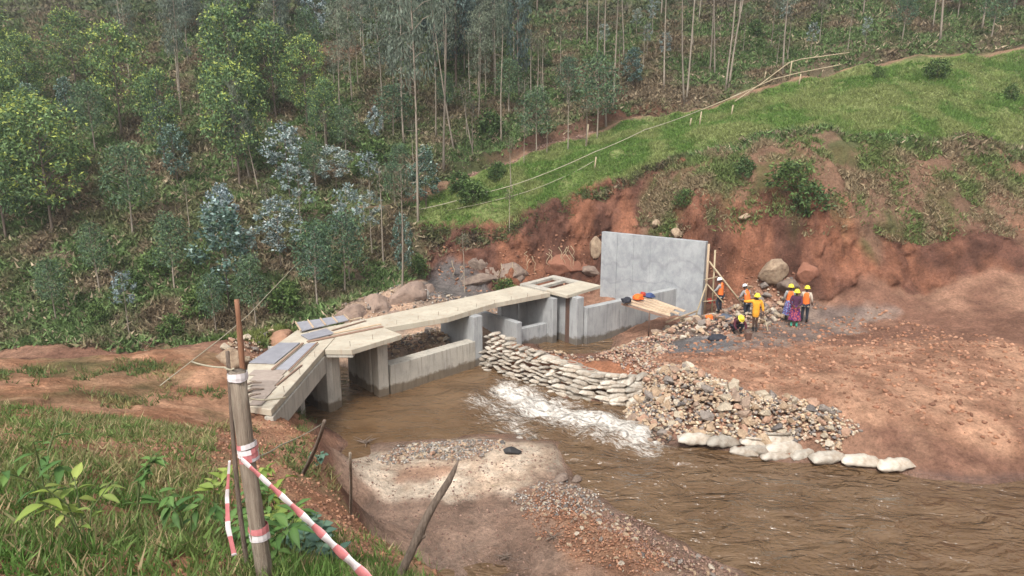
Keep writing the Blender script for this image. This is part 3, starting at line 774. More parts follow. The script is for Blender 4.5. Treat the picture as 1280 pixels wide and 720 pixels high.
def scatter_mesh(name, P3, sizes, pal, rs, protos=None, flatrot=.5):
    Vs, Fs, Cs = [], [], []; off = 0
    protos = protos or STV
    kind = rs.randint(0, len(protos), len(P3))
    pal = np.array(pal)
    for k in range(len(protos)):
        sel = np.where(kind == k)[0]
        if not len(sel): continue
        V, Fc = protos[k]
        Rm = rotm(rs.uniform(-flatrot, flatrot, len(sel)), rs.uniform(-flatrot, flatrot, len(sel)), rs.uniform(0, 6.28, len(sel)))
        vv = np.einsum('nij,vj->nvi', Rm, V) * sizes[sel][:, None, None] + P3[sel][:, None, :]
        Vs.append(vv.reshape(-1, 3))
        Fs.append((Fc[None] + (np.arange(len(sel)) * len(V))[:, None, None]).reshape(-1, 3) + off)
        off += len(sel) * len(V)
        c = pal[rs.randint(0, len(pal), len(sel))] * rs.uniform(.8, 1.2, (len(sel), 1))
        Cs.append(np.repeat(c, len(V), 0))
    return big_mesh(name, np.concatenate(Vs), np.concatenate(Fs), M['small_stone'], np.concatenate(Cs))

def heap(label, poly, nbig, nsmall, smin, smax, ssm, pal, mound, seed, name='stone_heap', cat='stones'):
    rs = np.random.RandomState(seed)
    c = np.mean([p[:2] for p in poly], 0)
    root = empty(name, (c[0], c[1], gz(c[0], c[1])), 0, label, cat)
    oz = root.location
    P = pts_in(poly, nsmall, rs)
    ed = inpoly(P[:, 0], P[:, 1], poly)
    zz = gzv(P[:, 0], P[:, 1]) + np.clip(ed, 0, 1) * mound * rs.uniform(.3, 1, len(P)) + .02
    s = rs.uniform(ssm * .4, ssm, len(P))
    me = scatter_mesh('small_stones', np.stack([P[:, 0] - oz[0], P[:, 1] - oz[1], zz - oz[2]], 1), s, PAL[pal], rs)
    o = link('small_stones', me, root); o['kind'] = 'stuff'
    P = pts_in(poly, nbig, rs)
    ed = inpoly(P[:, 0], P[:, 1], poly)
    for i in range(nbig):
        s = smin + (smax - smin) * rs.rand() ** 2.6
        z = gz(P[i, 0], P[i, 1]) + np.clip(ed[i], 0, 1) * mound * (.6 + .5 * rs.rand()) + s * .25
        link('stone', STONES[rs.randint(10)], root, (P[i, 0] - oz[0], P[i, 1] - oz[1], z - oz[2]), (rs.uniform(-.6, .6), rs.uniform(-.6, .6), rs.uniform(0, 6.28)), (s, s * rs.uniform(.75, 1.1), s * rs.uniform(.8, 1.1)))
    return root
heap('long bank of loose mixed cobbles sloping to the river behind the big sacks',
     [(3.65, 21.53, 0.3), (4.68, 22.6, 0.6), (5.9, 23.14, 0.9), (6.8, 21.46, 1.1), (7.82, 20.36, 0.9), (9.51, 19.53, 0.7), (10.52, 18.34, 0.6), (9.77, 17.48, 0.2), (8.76, 18.08, 0.15), (7.08, 18.46, 0.2), (5.11, 19.39, 0.1), (4.23, 20.11, 0.1), (3.7, 20.95, 0.1)], 300, 3400, .08, .3, .1, 'tan', .28, 1)
heap('mound of reddish broken stone between the concrete wing wall and the sandbag dam',
     [(3.28, 25.09, 0.6), (4.35, 27.22, 0.3), (5.8, 28.45, 0.5), (7.43, 27.81, 0.7), (6.44, 25.39, 0.7), (5.32, 24.05, 0.7), (5.93, 23.24, 0.8), (4.68, 22.6, 0.6), (4.24, 23.51, 0.7)], 190, 1300, .08, .15, .08, 'red', .22, 2)
heap('heap of large pinkish angular blocks that the helmeted workers stand among',
     [(6.32, 28.38, 0.6), (7.8, 30.05, 0.8), (9.72, 31.45, 0.9), (12.81, 33.4, 0.9), (14.86, 31.69, 1), (13.65, 29.98, 0.9), (12.22, 29.7, 0.9), (10.26, 28.34, 0.8), (8.4, 27.48, 0.8), (7.14, 27.34, 0.7)], 210, 700, .13, .3, .1, 'red', .3, 3)
heap('strip of grey washed pebbles and rubble on the sand bar along the water',
     [(-4.06, 17.38, 0.1), (-3.86, 18.18, 0.1), (-2.96, 18.61, 0.1), (-1.62, 18.88, 0.1), (-0.2, 18.71, 0.1), (-0.28, 17.68, 0.2), (-1.61, 17.29, 0.2), (-3.08, 17.1, 0.2)], 110, 900, .05, .12, .05, 'grey', .1, 4)
heap('scatter of small pale stones where the sand bar turns to brown mud',
     [(0, 15.15, 0.3), (0.68, 15.9, 0.3), (1.51, 16.55, 0.2), (2.16, 15.71, 0.2), (2.51, 14.79, 0.2), (1.82, 14.05, 0.4), (0.97, 14.32, 0.4), (0.3, 14.56, 0.3)], 90, 650, .035, .085, .04, 'grey', .05, 5)
heap('stones and clods along the lower edge of the mud bank beside the brown river',
     [(1.97, 14.49, 0.3), (2.72, 14.81, 0.1), (3.61, 13.85, 0.1), (4.64, 12.89, 0.1), (5.13, 11.83, 0.2), (3.88, 11.57, 0.4), (2.78, 12.6, 0.5), (2.05, 13.66, 0.4)], 100, 800, .04, .1, .045, 'mud', .05, 6)
heap('reddish rubble strewn over the churned mud hump in the lower foreground', [(0.2, 14.49, 0.3), (1.26, 15.54, 0.3), (2.5, 14.15, 0.4), (3.62, 12.47, 0.4), (3.13, 11.81, 0.4), (1.68, 12.07, 0.4), (0.89, 12.89, 0.3)], 90, 1500, .03, .1, .04, 'clod', .04, 11)
heap('rubble fill seen under the walkway behind the low weir wall',
     [(-4.6, 23.7, .9), (-2.6, 25.6, .9), (-1.6, 27.2, .9), (-2.6, 28.6, 1), (-5.2, 27, .9), (-5.6, 25.2, .6)], 110, 900, .07, .24, .09, 'tan', .3, 7)
heap('line of pale stones along the red soil crest of the sandbag dam',
     [(0, 26.35, 0.8), (0.76, 27.02, 0.8), (1.98, 25.86, 0.75), (3.46, 24.99, 0.7), (3.18, 24.23, 0.7), (1.9, 24.7, 0.7)], 46, 200, .07, .15, .05, 'red', .12, 8)
heap('loose stones on the raised bank beside the broken rock left of the bridge deck',
     [(-10.2, 21.3, 2), (-9.2, 20.6, 2), (-8.5, 22.6, 2), (-7.9, 24.2, 2), (-8.2, 25.6, 1), (-9.8, 24.6, 2)], 70, 350, .07, .22, .07, 'tan', .12, 9)
heap('scree of rubble on the flat upstream bed behind the walkway',
     [(-7.8, 28.2, 1), (-5, 28.6, 1), (-1.5, 30.5, 1), (.5, 33.2, .6), (-.5, 35.6, .9), (-3.5, 34.6, 1), (-7.5, 30, 1)], 120, 800, .06, .18, .07, 'grey', .08, 10)

heap('dark wet stones at the water line between the sandbag dam and the first big sack', [(3.78, 20.93, 0.2), (4.6, 20.43, 0.3), (5.18, 19.18, 0.2), (4.95, 18.88, 0.02), (4.17, 19.14, 0), (3.7, 20.08, 0)], 60, 350, .08, .26, .08, 'wet', .08, 12)
# clods and small stones everywhere on the bare ground
def clods(name, label_, poly, n, s0, s1, pal, seed):
    rs = np.random.RandomState(seed)
    P = pts_in(poly, n, rs)
    s = s0 + (s1 - s0) * rs.rand(n) ** 2.5
    P3 = np.stack([P[:, 0], P[:, 1], gzv(P[:, 0], P[:, 1]) + s * .1], 1)
    o = link(name, scatter_mesh(name, P3, s, PAL[pal], rs)); o['kind'] = 'stuff'; o['label'] = label_
clods('soil_clods', 'crumbs of orange soil strewn over the work yard', [(3.83, 22.83, 0.7), (6.55, 25.6, 0.7), (11.41, 30.05, 0.8), (17.47, 30.04, 1), (20.26, 24.8, 1.3), (14.72, 17.39, 0.8), (9.07, 19.2, 0.6), (6.2, 21.77, 0.8)], 3200, .012, .13, 'clod', 21)
clods('bank_clods', 'crumbs of red earth on the near bank', [(-6.46, 17.03, 1.8), (-5.03, 15.37, 1.9), (-2.85, 10.02, 3.3), (-1.36, 7.05, 4.4), (-0.66, 5.94, 4.8), (-1.53, 4.99, 5.5), (-1.8, 3.68, 6.5), (-2.38, 3.5, 6.8), (-6.15, 10.53, 4), (-7.5, 16.74, 2.3)], 5000, .008, .05, 'clod', 22)
clods('bar_pebbles', 'small pebbles and mud crumbs on the sand bar', [(-4.95, 16.83, 0.1), (-4.07, 18.03, 0.1), (1.23, 18.5, 0.1), (1.82, 15.95, 0.2), (4.97, 12.29, 0.1), (0.96, 11.36, 0.1), (-2.75, 12.34, 0.1)], 2600, .008, .045, 'mud', 23)
clods('cut_debris', 'lumps of red earth fallen along the foot of the cut', [(-4.6, 36.8), (-1, 35.6), (3.5, 35.6), (4.8, 36.6), (9.8, 33.2), (15, 30.8), (15.5, 32.3), (11, 35), (5, 38), (-4, 38.2)], 1500, .02, .13, 'clod', 24)
clods('path_bank_clods', 'crumbs of dark earth along the cut bank of the hillside footpath', [(-3.4, 43.4, 6.69), (0, 45, 7.87), (3.33, 46.6, 9.01), (5.92, 47.6, 9.89), (5.84, 46.8, 9.23), (3.28, 45.8, 8.38), (0, 44.3, 7.26), (-3.1, 42.8, 6.21)], 1100, .03, .14, 'mud', 25)

# ------------------------------------------------------------------ boulders and rock
M['pink_rock'] = simple('pink_brown_rock', (.36, .26, .2), (.2, .145, .12), 1.6, .9, .8, bd=.12, rand=.1)

def boulder(label, loc, size, seed, mat, rz=0, name='boulder', tilt=0, rough=.22, cat='boulder'):
    bm = bmesh.new(); bmesh.ops.create_icosphere(bm, subdivisions=4, radius=1)
    from mathutils import noise as mn
    for v in bm.verts:
        p = v.co.copy()
        d = 1 + rough * mn.fractal(p * 1.1 + Vector((seed * 7.3, 0, 0)), .8, 2.2, 5)
        d -= .12 * abs(mn.noise(p * 2.1 + Vector((0, seed, 0))))
        # flatten into facets
        q_ = p * d
        for k in range(11):
            ax = Vector((math.sin(seed * 3.1 + k * 2.1), math.cos(seed * 1.7 + k * 1.3), math.sin(k * 1.9 + .4 + seed))).normalized()
            t = q_.dot(ax); lim = .66 + .12 * math.sin(k * 2.7 + seed)
            if t > lim: q_ -= ax * (t - lim) * .9
        q_ += p * .05 * mn.fractal(p * 4 + Vector((seed, 1, 0)), .8, 2.2, 4)
        v.co = Vector((q_.x * size[0], q_.y * size[1], q_.z * size[2]))
    me = bpy.data.meshes.new(name); bm.to_mesh(me); bm.free()
    me.polygons.foreach_set('use_smooth', [True] * len(me.polygons)); me.materials.append(mat)
    o = link(name, me, None, loc, (tilt, 0, rz))
    return tag(o, label, cat)
boulder('largest tan boulder, leaning out of the red cut behind the workers', g3((13.29, 32.66), .6), (.85, .75, .72), 1, M['boulder'], .4, tilt=.3)
boulder('brown boulder wedged under the largest tan boulder', g3((13.9, 32.14), .35), (.7, .6, .5), 2, M['rock'], 1)
boulder('reddish boulder at the right edge of the photograph above the women workers', g3((14.68, 32.17), .1), (.6, .6, .7), 3, M['soil_fill'], 2)
boulder('small cream rock stuck high in the red cut face on the right', g3((12.28, 34.61), .12), (.38, .3, .22), 4, M['boulder'], .2, name='rock')
boulder('rounded tan boulder peeping over the left half of the tall wall', g3((8.07, 36.54), .15), (.36, .3, .28), 5, M['boulder'])
boulder('yellowish boulder just above the top edge of the tall wall', g3((9.01, 35.57), .1), (.48, .4, .36), 6, M['boulder'], 1)
boulder('yellow ochre boulder beside the left edge of the tall wall', g3((4.81, 37.42), .35), (.45, .5, .7), 7, M['boulder'], 2)
boulder('broad smooth brown rock face bulging out under the overhanging red bank', g3((-0.19, 37.32), -.45), (1.6, .8, 1.0), 8, M['rock'], -.1, name='rock_outcrop', rough=.12)
boulder('streaked pinkish rock left of the broad smooth brown rock face', g3((-1.86, 37.58), -.3), (.9, .5, .6), 9, M['rock'], .3, name='rock_outcrop')
boulder('dark wet rock at the foot of the overhanging bank', g3((-1.84, 36.8), .05), (1.3, .6, .45), 19, M['rock'], .1, name='rock_outcrop')
boulder('small pinkish boulder lying behind the bridge platform', g3((0.37, 36.93), .15), (.4, .35, .35), 10, M['rock'])
boulder('heap-like lump of fallen red earth behind the bridge platform', g3((3, 37.1), -.1), (1.5, .8, .75), 11, M['soil_fill'], .3, name='earth_lump', cat='earth lump', rough=.3)
boulder('flat greenish boulder between the red earth lump and the tall wall', g3((4.62, 37.16), .1), (.9, .5, .35), 12, M['rock'])
for i, (p, s, lb) in enumerate([((-7.21, 28.88), (1.0, .6, .6), 'leftmost grey brown rock slab at the foot of the wooded bank'),
    ((-6.21, 29.74), (1.15, .7, .75), 'second rock slab from the left at the foot of the wooded bank'),
    ((-5.05, 30.49), (1.2, .8, .8), 'tall tilted pink brown rock slab at the foot of the wooded bank'),
    ((-5.2, 29.46), (.9, .5, .35), 'low rock slab lying in front of the tall tilted slab'),
    ((-4.51, 34.34), (.8, .6, .45), 'rock slab at the right end of the row, beside the grey gravel')]):
    boulder(lb, g3(p, -.25), (s[0], s[1], s[2] * 1.05), 20 + i, M['pink_rock'], .5 + .2 * i, name='rock_slab', tilt=.3, rough=.28, cat='rock')
boulder('knobbly white rock standing behind the walkway on grey gravel', g3((-4.21, 31.04), .1), (.3, .25, .4), 30, simple('white_rock', (.62, .58, .52), (.42, .38, .34), 3, .9, .6, bd=.06), 1, name='rock', cat='rock')
boulder('orange brown broken rock mass at the left edge of the bridge deck', (-8.75, 23.4, 1.75), (.75, .9, .55), 31, simple('orange_rock', (.42, .24, .15), (.26, .14, .09), 2.5, .9, .7, bd=.1), .7, name='rock', rough=.35, cat='rock')
boulder('yellowish rock mass at the far left below the leaning reddish pole', (-9.3, 20.8, 1.95), (.75, .7, .5), 32, M['boulder'], 1.7, name='rock', rough=.35, cat='rock')
boulder('black wet lump lying on the sand bar near the white water', g3((0, 17.59, 0.3), .07), (.33, .17, .15), 33, M['black'], .1, name='black_lump', rough=.3, cat='stone')
boulder('dark wet stone at the water edge below the black lump', g3((1.36, 16.38, 0.1), .05), (.3, .18, .13), 34, M['rock'], .4, name='rock', cat='rock')
boulder('brown stone pair partner at the tip of the sand bar', g3((1.8, 16.52, 0.05), .04), (.22, .15, .12), 35, M['rock'], .9, name='rock', cat='rock')
boulder('dark wet rock at the end of the sandbag dam in the white water', g3((4.1, 19.44, 0.05), .08), (.34, .25, .2), 36, simple('wet_rock', (.06, .055, .05), (.1, .085, .07), 3, .35, .5, bd=.05), .3, name='rock', cat='rock')

# ------------------------------------------------------------------ sandbags
def bag_mesh(seed, L=1.0, W=.55, T=.26, lo=True):
    from mathutils import noise as mn
    v = []; f = []; nu, nv = (9, 8) if lo else (26, 18)
    for i in range(nu):
        u = -1 + 2 * i / (nu - 1)
        e = (1 - abs(u) ** 2.6) ** .5 if abs(u) < 1 else 0
        e = max(e, .14)
        for j in range(nv):
            a = 2 * math.pi * j / nv
            y = math.cos(a); z = math.sin(a)
            n_ = 1 + .2 * mn.noise(Vector((u * 2.2 + seed * 5, y * 1.6, z * 1.6))) + .1 * mn.noise(Vector((u * 7 + seed, y * 5, z * 5)))
            yy = math.copysign(abs(y) ** .75, y); wy = max(e ** .3, .8 + .1 * math.sin(seed * 3 + u))
            zz = z * e ** 1.3 * n_; zz = zz * (.8 if z < 0 else 1)
            v.append((u * L / 2 + .02 * y, yy * W / 2 * wy * (1 + .5 * (n_ - 1)), zz * T / 2 + .04 * mn.noise(Vector((u * 3, seed, y)))))
    for i in range(nu - 1):
        for j in range(nv):
            f.append((i * nv + j, (i + 1) * nv + j, (i + 1) * nv + (j + 1) % nv, i * nv + (j + 1) % nv))
    f.append(tuple(range(nv))); f.append(tuple((nu - 1) * nv + j for j in range(nv - 1, -1, -1)))
    mb = MB(); mb.add(v, f)
    return mb.mesh('sandbag', M['bag'], True)
BAGS = [bag_mesh(k) for k in range(6)]
BIGBAGS = [bag_mesh(k + 20, lo=False) for k in range(6)]
def soil_disc(L, W):
    mb = MB(); n = 10
    v = [(math.cos(2 * math.pi * k / n) * L * (1 + .08 * math.sin(5 * k)), math.sin(2 * math.pi * k / n) * W, 0) for k in range(n)] + [(0, 0, .035)]
    mb.add(v, [(k, (k + 1) % n, n) for k in range(n)]); return mb.mesh('soil_fill', M['soil_fill'], True)
def ring(L, W, r):
    mb = MB(); n = 12
    mb.tube([(math.cos(2 * math.pi * k / n) * L, math.sin(2 * math.pi * k / n) * W, 0) for k in range(n + 1)], r, 6, False)
    return mb.mesh('sack_rim', M['bag'], True)
SOIL = soil_disc(.24, .15); RIM = ring(.25, .16, .035)
dam = empty('sandbag_dam', (1.79, 23.05, 0.3), 0, 'curved dam of stacked dirty white sandbags holding back the river', 'sandbags')
do = Vector(dam.location)
curve = [Vector(p[:2]) for p in [(-1.47, 25.91, 0), (0.31, 23.99, 0), (1.49, 22.93, 0), (2.38, 22.24, 0), (3.47, 21.81, 0), (4.57, 21.88, 0), (5.21, 22.47, 0)]]
def along(c, s):
    for a, b in zip(c[:-1], c[1:]):
        L = (b - a).length
        if s <= L: return a + (b - a) * s / L, (b - a).normalized()
        s -= L
    return c[-1], (c[-1] - c[-2]).normalized()
CL = sum((b - a).length for a, b in zip(curve[:-1], curve[1:]))
r_ = random.Random(5)
rows = 11
for k in range(rows):
    s = .05 + .25 * (k % 2)
    while s < CL - .1:
        p, d = along(curve, s)
        t = s / CL
        top = 1.3 - .62 * t
        z = -.05 + k * .14
        small = t < .52
        if z < top:
            n_ = Vector((-d.y, d.x))
            if n_.y < 0: n_ = -n_
            back = .1 + .075 * k
            sc_ = r_.uniform(.42, .56) if small else r_.uniform(.6, .76)
            pos = p + n_ * (back + r_.uniform(-.1, .1))
            az = math.atan2(d.y, d.x) + r_.uniform(-.35, .35)
            if small and r_.random() < .4: az += r_.uniform(.8, 1.6)
            link('sandbag', BAGS[r_.randrange(6)], dam, Vector((pos.x, pos.y, z + .05 + r_.uniform(-.035, .035))) - do, (r_.uniform(-.25, .25), r_.uniform(-.22, .22), az), (sc_, sc_ * r_.uniform(.75, 1.0), sc_ * r_.uniform(.85, 1.3)))
        s += (r_.uniform(.36, .47) if small else r_.uniform(.52, .64))
# filled and open sacks along the crest
for k in range(12):
    s = CL * (.34 + .062 * k); p, d = along(curve, min(s, CL - .05))
    n_ = Vector((-d.y, d.x)); n_ = n_ if n_.y > 0 else -n_
    pos = p + n_ * r_.uniform(.78, .95); z = 1.2 - .6 * s / CL
    b = link('sandbag', BAGS[k % 6], dam, Vector((pos.x, pos.y, z)) - do, (0, 0, math.atan2(d.y, d.x) + r_.uniform(-.25, .25)), (.8, .85, .75))
    if k in (3, 4, 5, 7, 9, 11):
        b['label'] = 'open sack showing red soil'
        link('soil_fill', SOIL, b, (0, 0, .13), (0, 0, 0), (1.1, 1, 1.0)); link('sack_rim', RIM, b, (0, 0, .12), (0, 0, 0), (1.1, 1, 1))
# big sacks in a row further down the right shore
big = [('crumpled slack bright white sack, leftmost of the big shore sacks', (5.63, 18.67, 0.15), .95, -.05, 0, 0), ('plump beige filled sack, second of the big shore sacks', (6.44, 18.5, 0.15), .95, .1, 1, 0),
  ('open sack with red soil behind the two flat white ones', (7.36, 18.34, 0.18), .8, -.1, 2, 1), ('flat white sack slipping toward the water under the open ones', (6.97, 18.08, 0.02), .75, -.35, 3, 0),
  ('thin white sack hanging diagonally over the water edge', (7.37, 18.08, 0.1), .75, -.5, 4, 0), ('long open sack of red soil lying highest in the shore row', (8.08, 18.42, 0.3), 1.0, .05, 5, 1),
  ('long dirty beige sack at the right end of the shore row', (8.14, 18.14, 0.12), 1.15, .12, 0, 0), ('low grey sack half in the water beneath the long beige sack', (7.8, 17.87, 0), .8, .1, 1, 0),
  ('sack at the photo right edge with its mouth lying in the water', (8.67, 17.91, 0.03), .85, .3, 2, 0),
  ('pale sack just beyond the photo right edge in the shore row', (9.23, 17.54, 0.12), 1.0, .1, 4, 0), ('second pale sack beyond the photo right edge in the shore row', (10.06, 17.35, 0.12), 1.0, -.1, 5, 0), ('last sack of the shore row far to the right', (10.92, 17.11, 0.12), .95, .05, 3, 0)]
for lb, p, s, rz, k, op in big:
    me = BIGBAGS[k]
    o = link('sand_sack', me, None, (p[0], p[1], p[2] + .05), (r_.uniform(-.15, .15), r_.uniform(-.08, .08), rz), (s * 1.1, s * .9, s * 1.35))
    tag(o, lb, 'sack', 'big sacks along the right shore')
    if op:
        link('soil_fill', SOIL, o, (0, -.03, .13), (-.35, 0, 0), (1.25, 1, 1)); link('sack_rim', RIM, o, (0, -.03, .125), (-.35, 0, 0), (1.25, 1, 1))

# ------------------------------------------------------------------ things on the bridge deck
def quad_panel(name, label, cat, c, z, t, mat, group=None, ribs=0, frame=None):
    """a board or panel from four plan corners"""
    root = MB().prism([p[:2] for p in c], z, z + t).build(name, mat, origin=(c[0][0], c[0][1], z), bevel=.004)
    tag(root, label, cat, group)
    if ribs:
        a, b, cc, d_ = [Vector(p[:2]) for p in c]
        for i in range(ribs + 1):
            u = i / ribs
            p = a.lerp(b, u); q_ = d_.lerp(cc, u)
            MB().bar((p.x, p.y, z + t + .022), (q_.x, q_.y, z + t + .022), .05, .045).build('rib', frame, None, bevel=.003, origin=root.location).parent = root
    return root
def fixp(o):
    for c in o.children: c.location = (0, 0, 0)
def rib_panel(label, c, z, t, ribs):
    o = quad_panel('formwork_panel', label, 'formwork panel', c, z, t, M['panel'], 'formwork panels on the deck', ribs, M['plank']); fixp(o); return o
rib_panel('grey formwork panel with pale ribs at the far left deck edge', [(-8.21, 23.93, 2.5), (-6.62, 24.97, 2.5), (-6.27, 24.28, 2.4), (-7.65, 22.8, 2.4)], DZ + .06, .03, 4)
rib_panel('small grey formwork panel in front of the ribbed one', [(-7.56, 22.5, 2.4), (-6.87, 23.31, 2.4), (-6.41, 22.7, 2.4), (-7.1, 21.93, 2.4)], DZ + .012, .03, 0)
rib_panel('wide grey formwork sheet lying on the approach slab', [(-8.27, 19.56, 2.36), (-8.02, 21.6, 2.36), (-7.31, 21.6, 2.36), (-7.44, 19.48, 2.36)], DZ + .006, .03, 0)
rib_panel('narrow grey formwork sheet beside the wide one', [(-7.21, 18.97, 2.36), (-7.06, 21.51, 2.36), (-6.76, 21.6, 2.36), (-6.82, 18.9, 2.36)], DZ + .006, .03, 0)
M['grey_plank'] = simple('grey_brown_board', (.4, .33, .28), (.28, .225, .19), 4, .85, .3, rand=.2, coord='Generated')
def plank(label, a, b, wd, z, th=.03, mat=None, group='planks on the bridge deck', name='plank'):
    o = MB().bar((a[0], a[1], z + th / 2), (b[0], b[1], z + th / 2), wd, th).build(name, mat or M['plank'], origin=(a[0], a[1], z), bevel=.003)
    return tag(o, label, 'plank', group)
plank('brown batten along the left edge of the narrow grey sheet', (-7.29, 18.86, 2.4), (-7.16, 21.48, 2.4), .07, DZ + .045, mat=M['brown_plank'])
plank('brown batten along the right edge of the narrow grey sheet', (-6.74, 18.73, 2.4), (-6.69, 21.57, 2.4), .05, DZ + .04, mat=M['brown_plank'])
plank('long brown plank nearest the middle of the walkway', (-7.1, 21.75, 2.4), (-4.85, 23.63, 2.4), .16, DZ + .004, mat=M['brown_plank'])
plank('long pale brown plank behind the nearest one', (-6.61, 22.6, 2.4), (-4.98, 23.95, 2.4), .12, DZ + .006)
plank('dark plank at the far side of the walkway beside the ribbed panel', (-6.6, 23.1, 2.4), (-5.65, 24.4, 2.4), .1, DZ + .004, mat=M['brown_plank'])
plank('short plank at the far walkway edge', (-6.61, 24.17, 2.4), (-5.91, 24.86, 2.4), .12, DZ + .004)
plank('thin batten on the approach edge near the beam', (-6.73, 17.67, 2.4), (-6.55, 19.37, 2.4), .06, DZ + .003, mat=M['brown_plank'])
for i in range(6):
    yb = 18.72 - .45 * i; xl = -8.2 + (19.5 - yb) * .345 + .06 + .05 * (i % 3)
    plank(['pale board lying crosswise at the bridge entrance, %s of the row' % w for w in ('farthest', 'second farthest', 'third farthest', 'third nearest', 'second nearest', 'nearest')][i], (xl, yb), (-6.86 + .03 * (i % 2) + .04 * i, yb - .02), .44, DZ + .002, .02, M['grey_plank'], group='boards at the bridge entrance')
# branches dumped at the left end
for i, (a, b, lb) in enumerate([((-7.62, 17.55, 2.4), (-7.11, 17.54, 2.5), 'uppermost dead branch dumped at the bridge entrance'), ((-7.41, 17.07, 2.4), (-6.96, 17.31, 2.4), 'middle dead branch dumped at the bridge entrance'), ((-7.25, 16.5, 2.4), (-6.82, 16.71, 2.5), 'lowest dead branch dumped at the bridge entrance')]):
    mb = MB(); a = Vector(a); b = Vector(b); mb.tube([a, a.lerp(b, .5) + Vector((0, 0, .05)), b], [.045, .035, .02], 6, wob=.3, seed=i)
    tag(mb.build('dead_branch', M['dead_wood'], origin=a), lb, 'branch', 'branches at the bridge entrance')

# ------------------------------------------------------------------ scaffold boards on the wing wall
sc0 = empty('scaffold_platform', (6.39, 29.5, 1.65), 0, 'makeshift platform of pale loose boards propped over the wing wall', 'scaffold')
qd = [(4.98, 28.92, 1.95), (6.31, 30.31, 1.95), (7.99, 29.2, 1.5), (6.99, 28.23, 1.5)]
qa, qb, qc, qe = [Vector(p) for p in qd]
for i in range(5):
    u0 = i / 5 + .01; u1 = (i + 1) / 5 - .01
    a = qa.lerp(qb, (u0 + u1) / 2); b = qe.lerp(qc, (u0 + u1) / 2)
    e0, e1 = [(-.03, 0), (.0, -.08), (-.02, .04), (.06, -.15), (.0, .02)][i]
    d = (b - a)
    MB().bar(a + d * e0, b + d * e1, .27, .035).build('board', M['plank'], sc0, bevel=.004)
MB().bar(qa.lerp(qe, .06) + Vector((0, 0, -.06)), qb.lerp(qc, .06) + Vector((0, 0, -.06)), .07, .07).build('bearer', M['brown_plank'], sc0)
MB().bar(qa.lerp(qe, .6) + Vector((0, 0, -.06)), qb.lerp(qc, .6) + Vector((0, 0, -.06)), .07, .07).build('bearer', M['brown_plank'], sc0)
MB().bar(qa.lerp(qe, .0) + Vector((0, 0, -.07)), qe + Vector((0, 0, -.07)), .05, .09).build('bearer', M['brown_plank'], sc0)
pr = qa.lerp(qe, .6); MB().tube([(pr.x, pr.y, gz(pr.x, pr.y) - .1), (pr.x, pr.y, pr.z - .05)], .035, 8).build('prop', M['steel'], sc0, smooth_=True)

def cloth_lump(name, label, cat, loc, size, seed, mat):
    from mathutils import noise as mn
    bm = bmesh.new(); bmesh.ops.create_icosphere(bm, subdivisions=3, radius=1)
    for v in bm.verts:
        p = v.co
        d = 1 + .35 * mn.noise(p * 1.6 + Vector((seed * 3.1, 0, 0))) + .18 * mn.noise(p * 4 + Vector((0, seed, 0)))
        v.co = Vector((p.x * d * size[0], p.y * d * size[1], max(p.z, -.35) * d * size[2]))
    me = bpy.data.meshes.new(name); bm.to_mesh(me); bm.free(); me.materials.append(mat)
    me.polygons.foreach_set('use_smooth', [True] * len(me.polygons))
    return tag(link(name, me, None, loc), label, cat)
orange = simple('orange_cloth', (.85, .17, .03), (.7, .12, .02), 6, .8, .3, bd=.02)
blue = simple('blue_cloth', (.06, .09, .22), (.03, .05, .12), 6, .8, .3, bd=.02)
blackc = simple('black_cloth', (.02, .022, .03), (.04, .04, .05), 6, .75, .3, bd=.02)
redc = simple('red_cloth', (.45, .06, .04), (.3, .04, .03), 6, .8, .3, bd=.02)
cloth_lump('black_bag', 'black bag lying at the outer end of the scaffold boards', 'bag', Vector((5.18, 28.83, 2.05)), (.24, .18, .17), 1, blackc)
cloth_lump('work_jacket', 'orange work jacket dropped on the scaffold boards', 'jacket', Vector((5.84, 29.43, 2.05)), (.26, .2, .17), 2, orange)
cloth_lump('red_rag', 'dark red rag between the orange jacket and the blue bundle', 'rag', Vector((6.18, 30.06, 2.05)), (.15, .12, .13), 3, redc)
cloth_lump('cloth_bundle', 'dark blue bundle of cloth at the far side of the scaffold boards', 'bundle', Vector((6.48, 30.03, 1.98)), (.26, .2, .15), 4, blue)
cloth_lump('plastic_sack', 'dark blue grey sack lying among the blocks left of the crouching worker', 'sack', g3((9.99, 29.64, 0.8), .28), (.36, .25, .25), 5, simple('dark_sack', (.1, .12, .16), (.05, .06, .08), 4, .5, .3, spec=.5))
cloth_lump('black_sheet', 'crumpled black plastic sheet on the gravel in front of the block heap', 'sheet', g3((8.82, 27.02, 0.8), .06), (.4, .22, .16), 6, blackc)
cloth_lump('orange_cloth', 'orange cloth lying on the stone blocks near the scaffold boards', 'cloth', g3((9.2, 29.5, 0.8), .36), (.2, .16, .14), 7, orange)
cloth_lump('red_cloth', 'red cloth bundle beside the worker in the white helmet at the wall end', 'cloth', g3((10.12, 32.39, 0.9), .55), (.18, .14, .2), 8, redc)
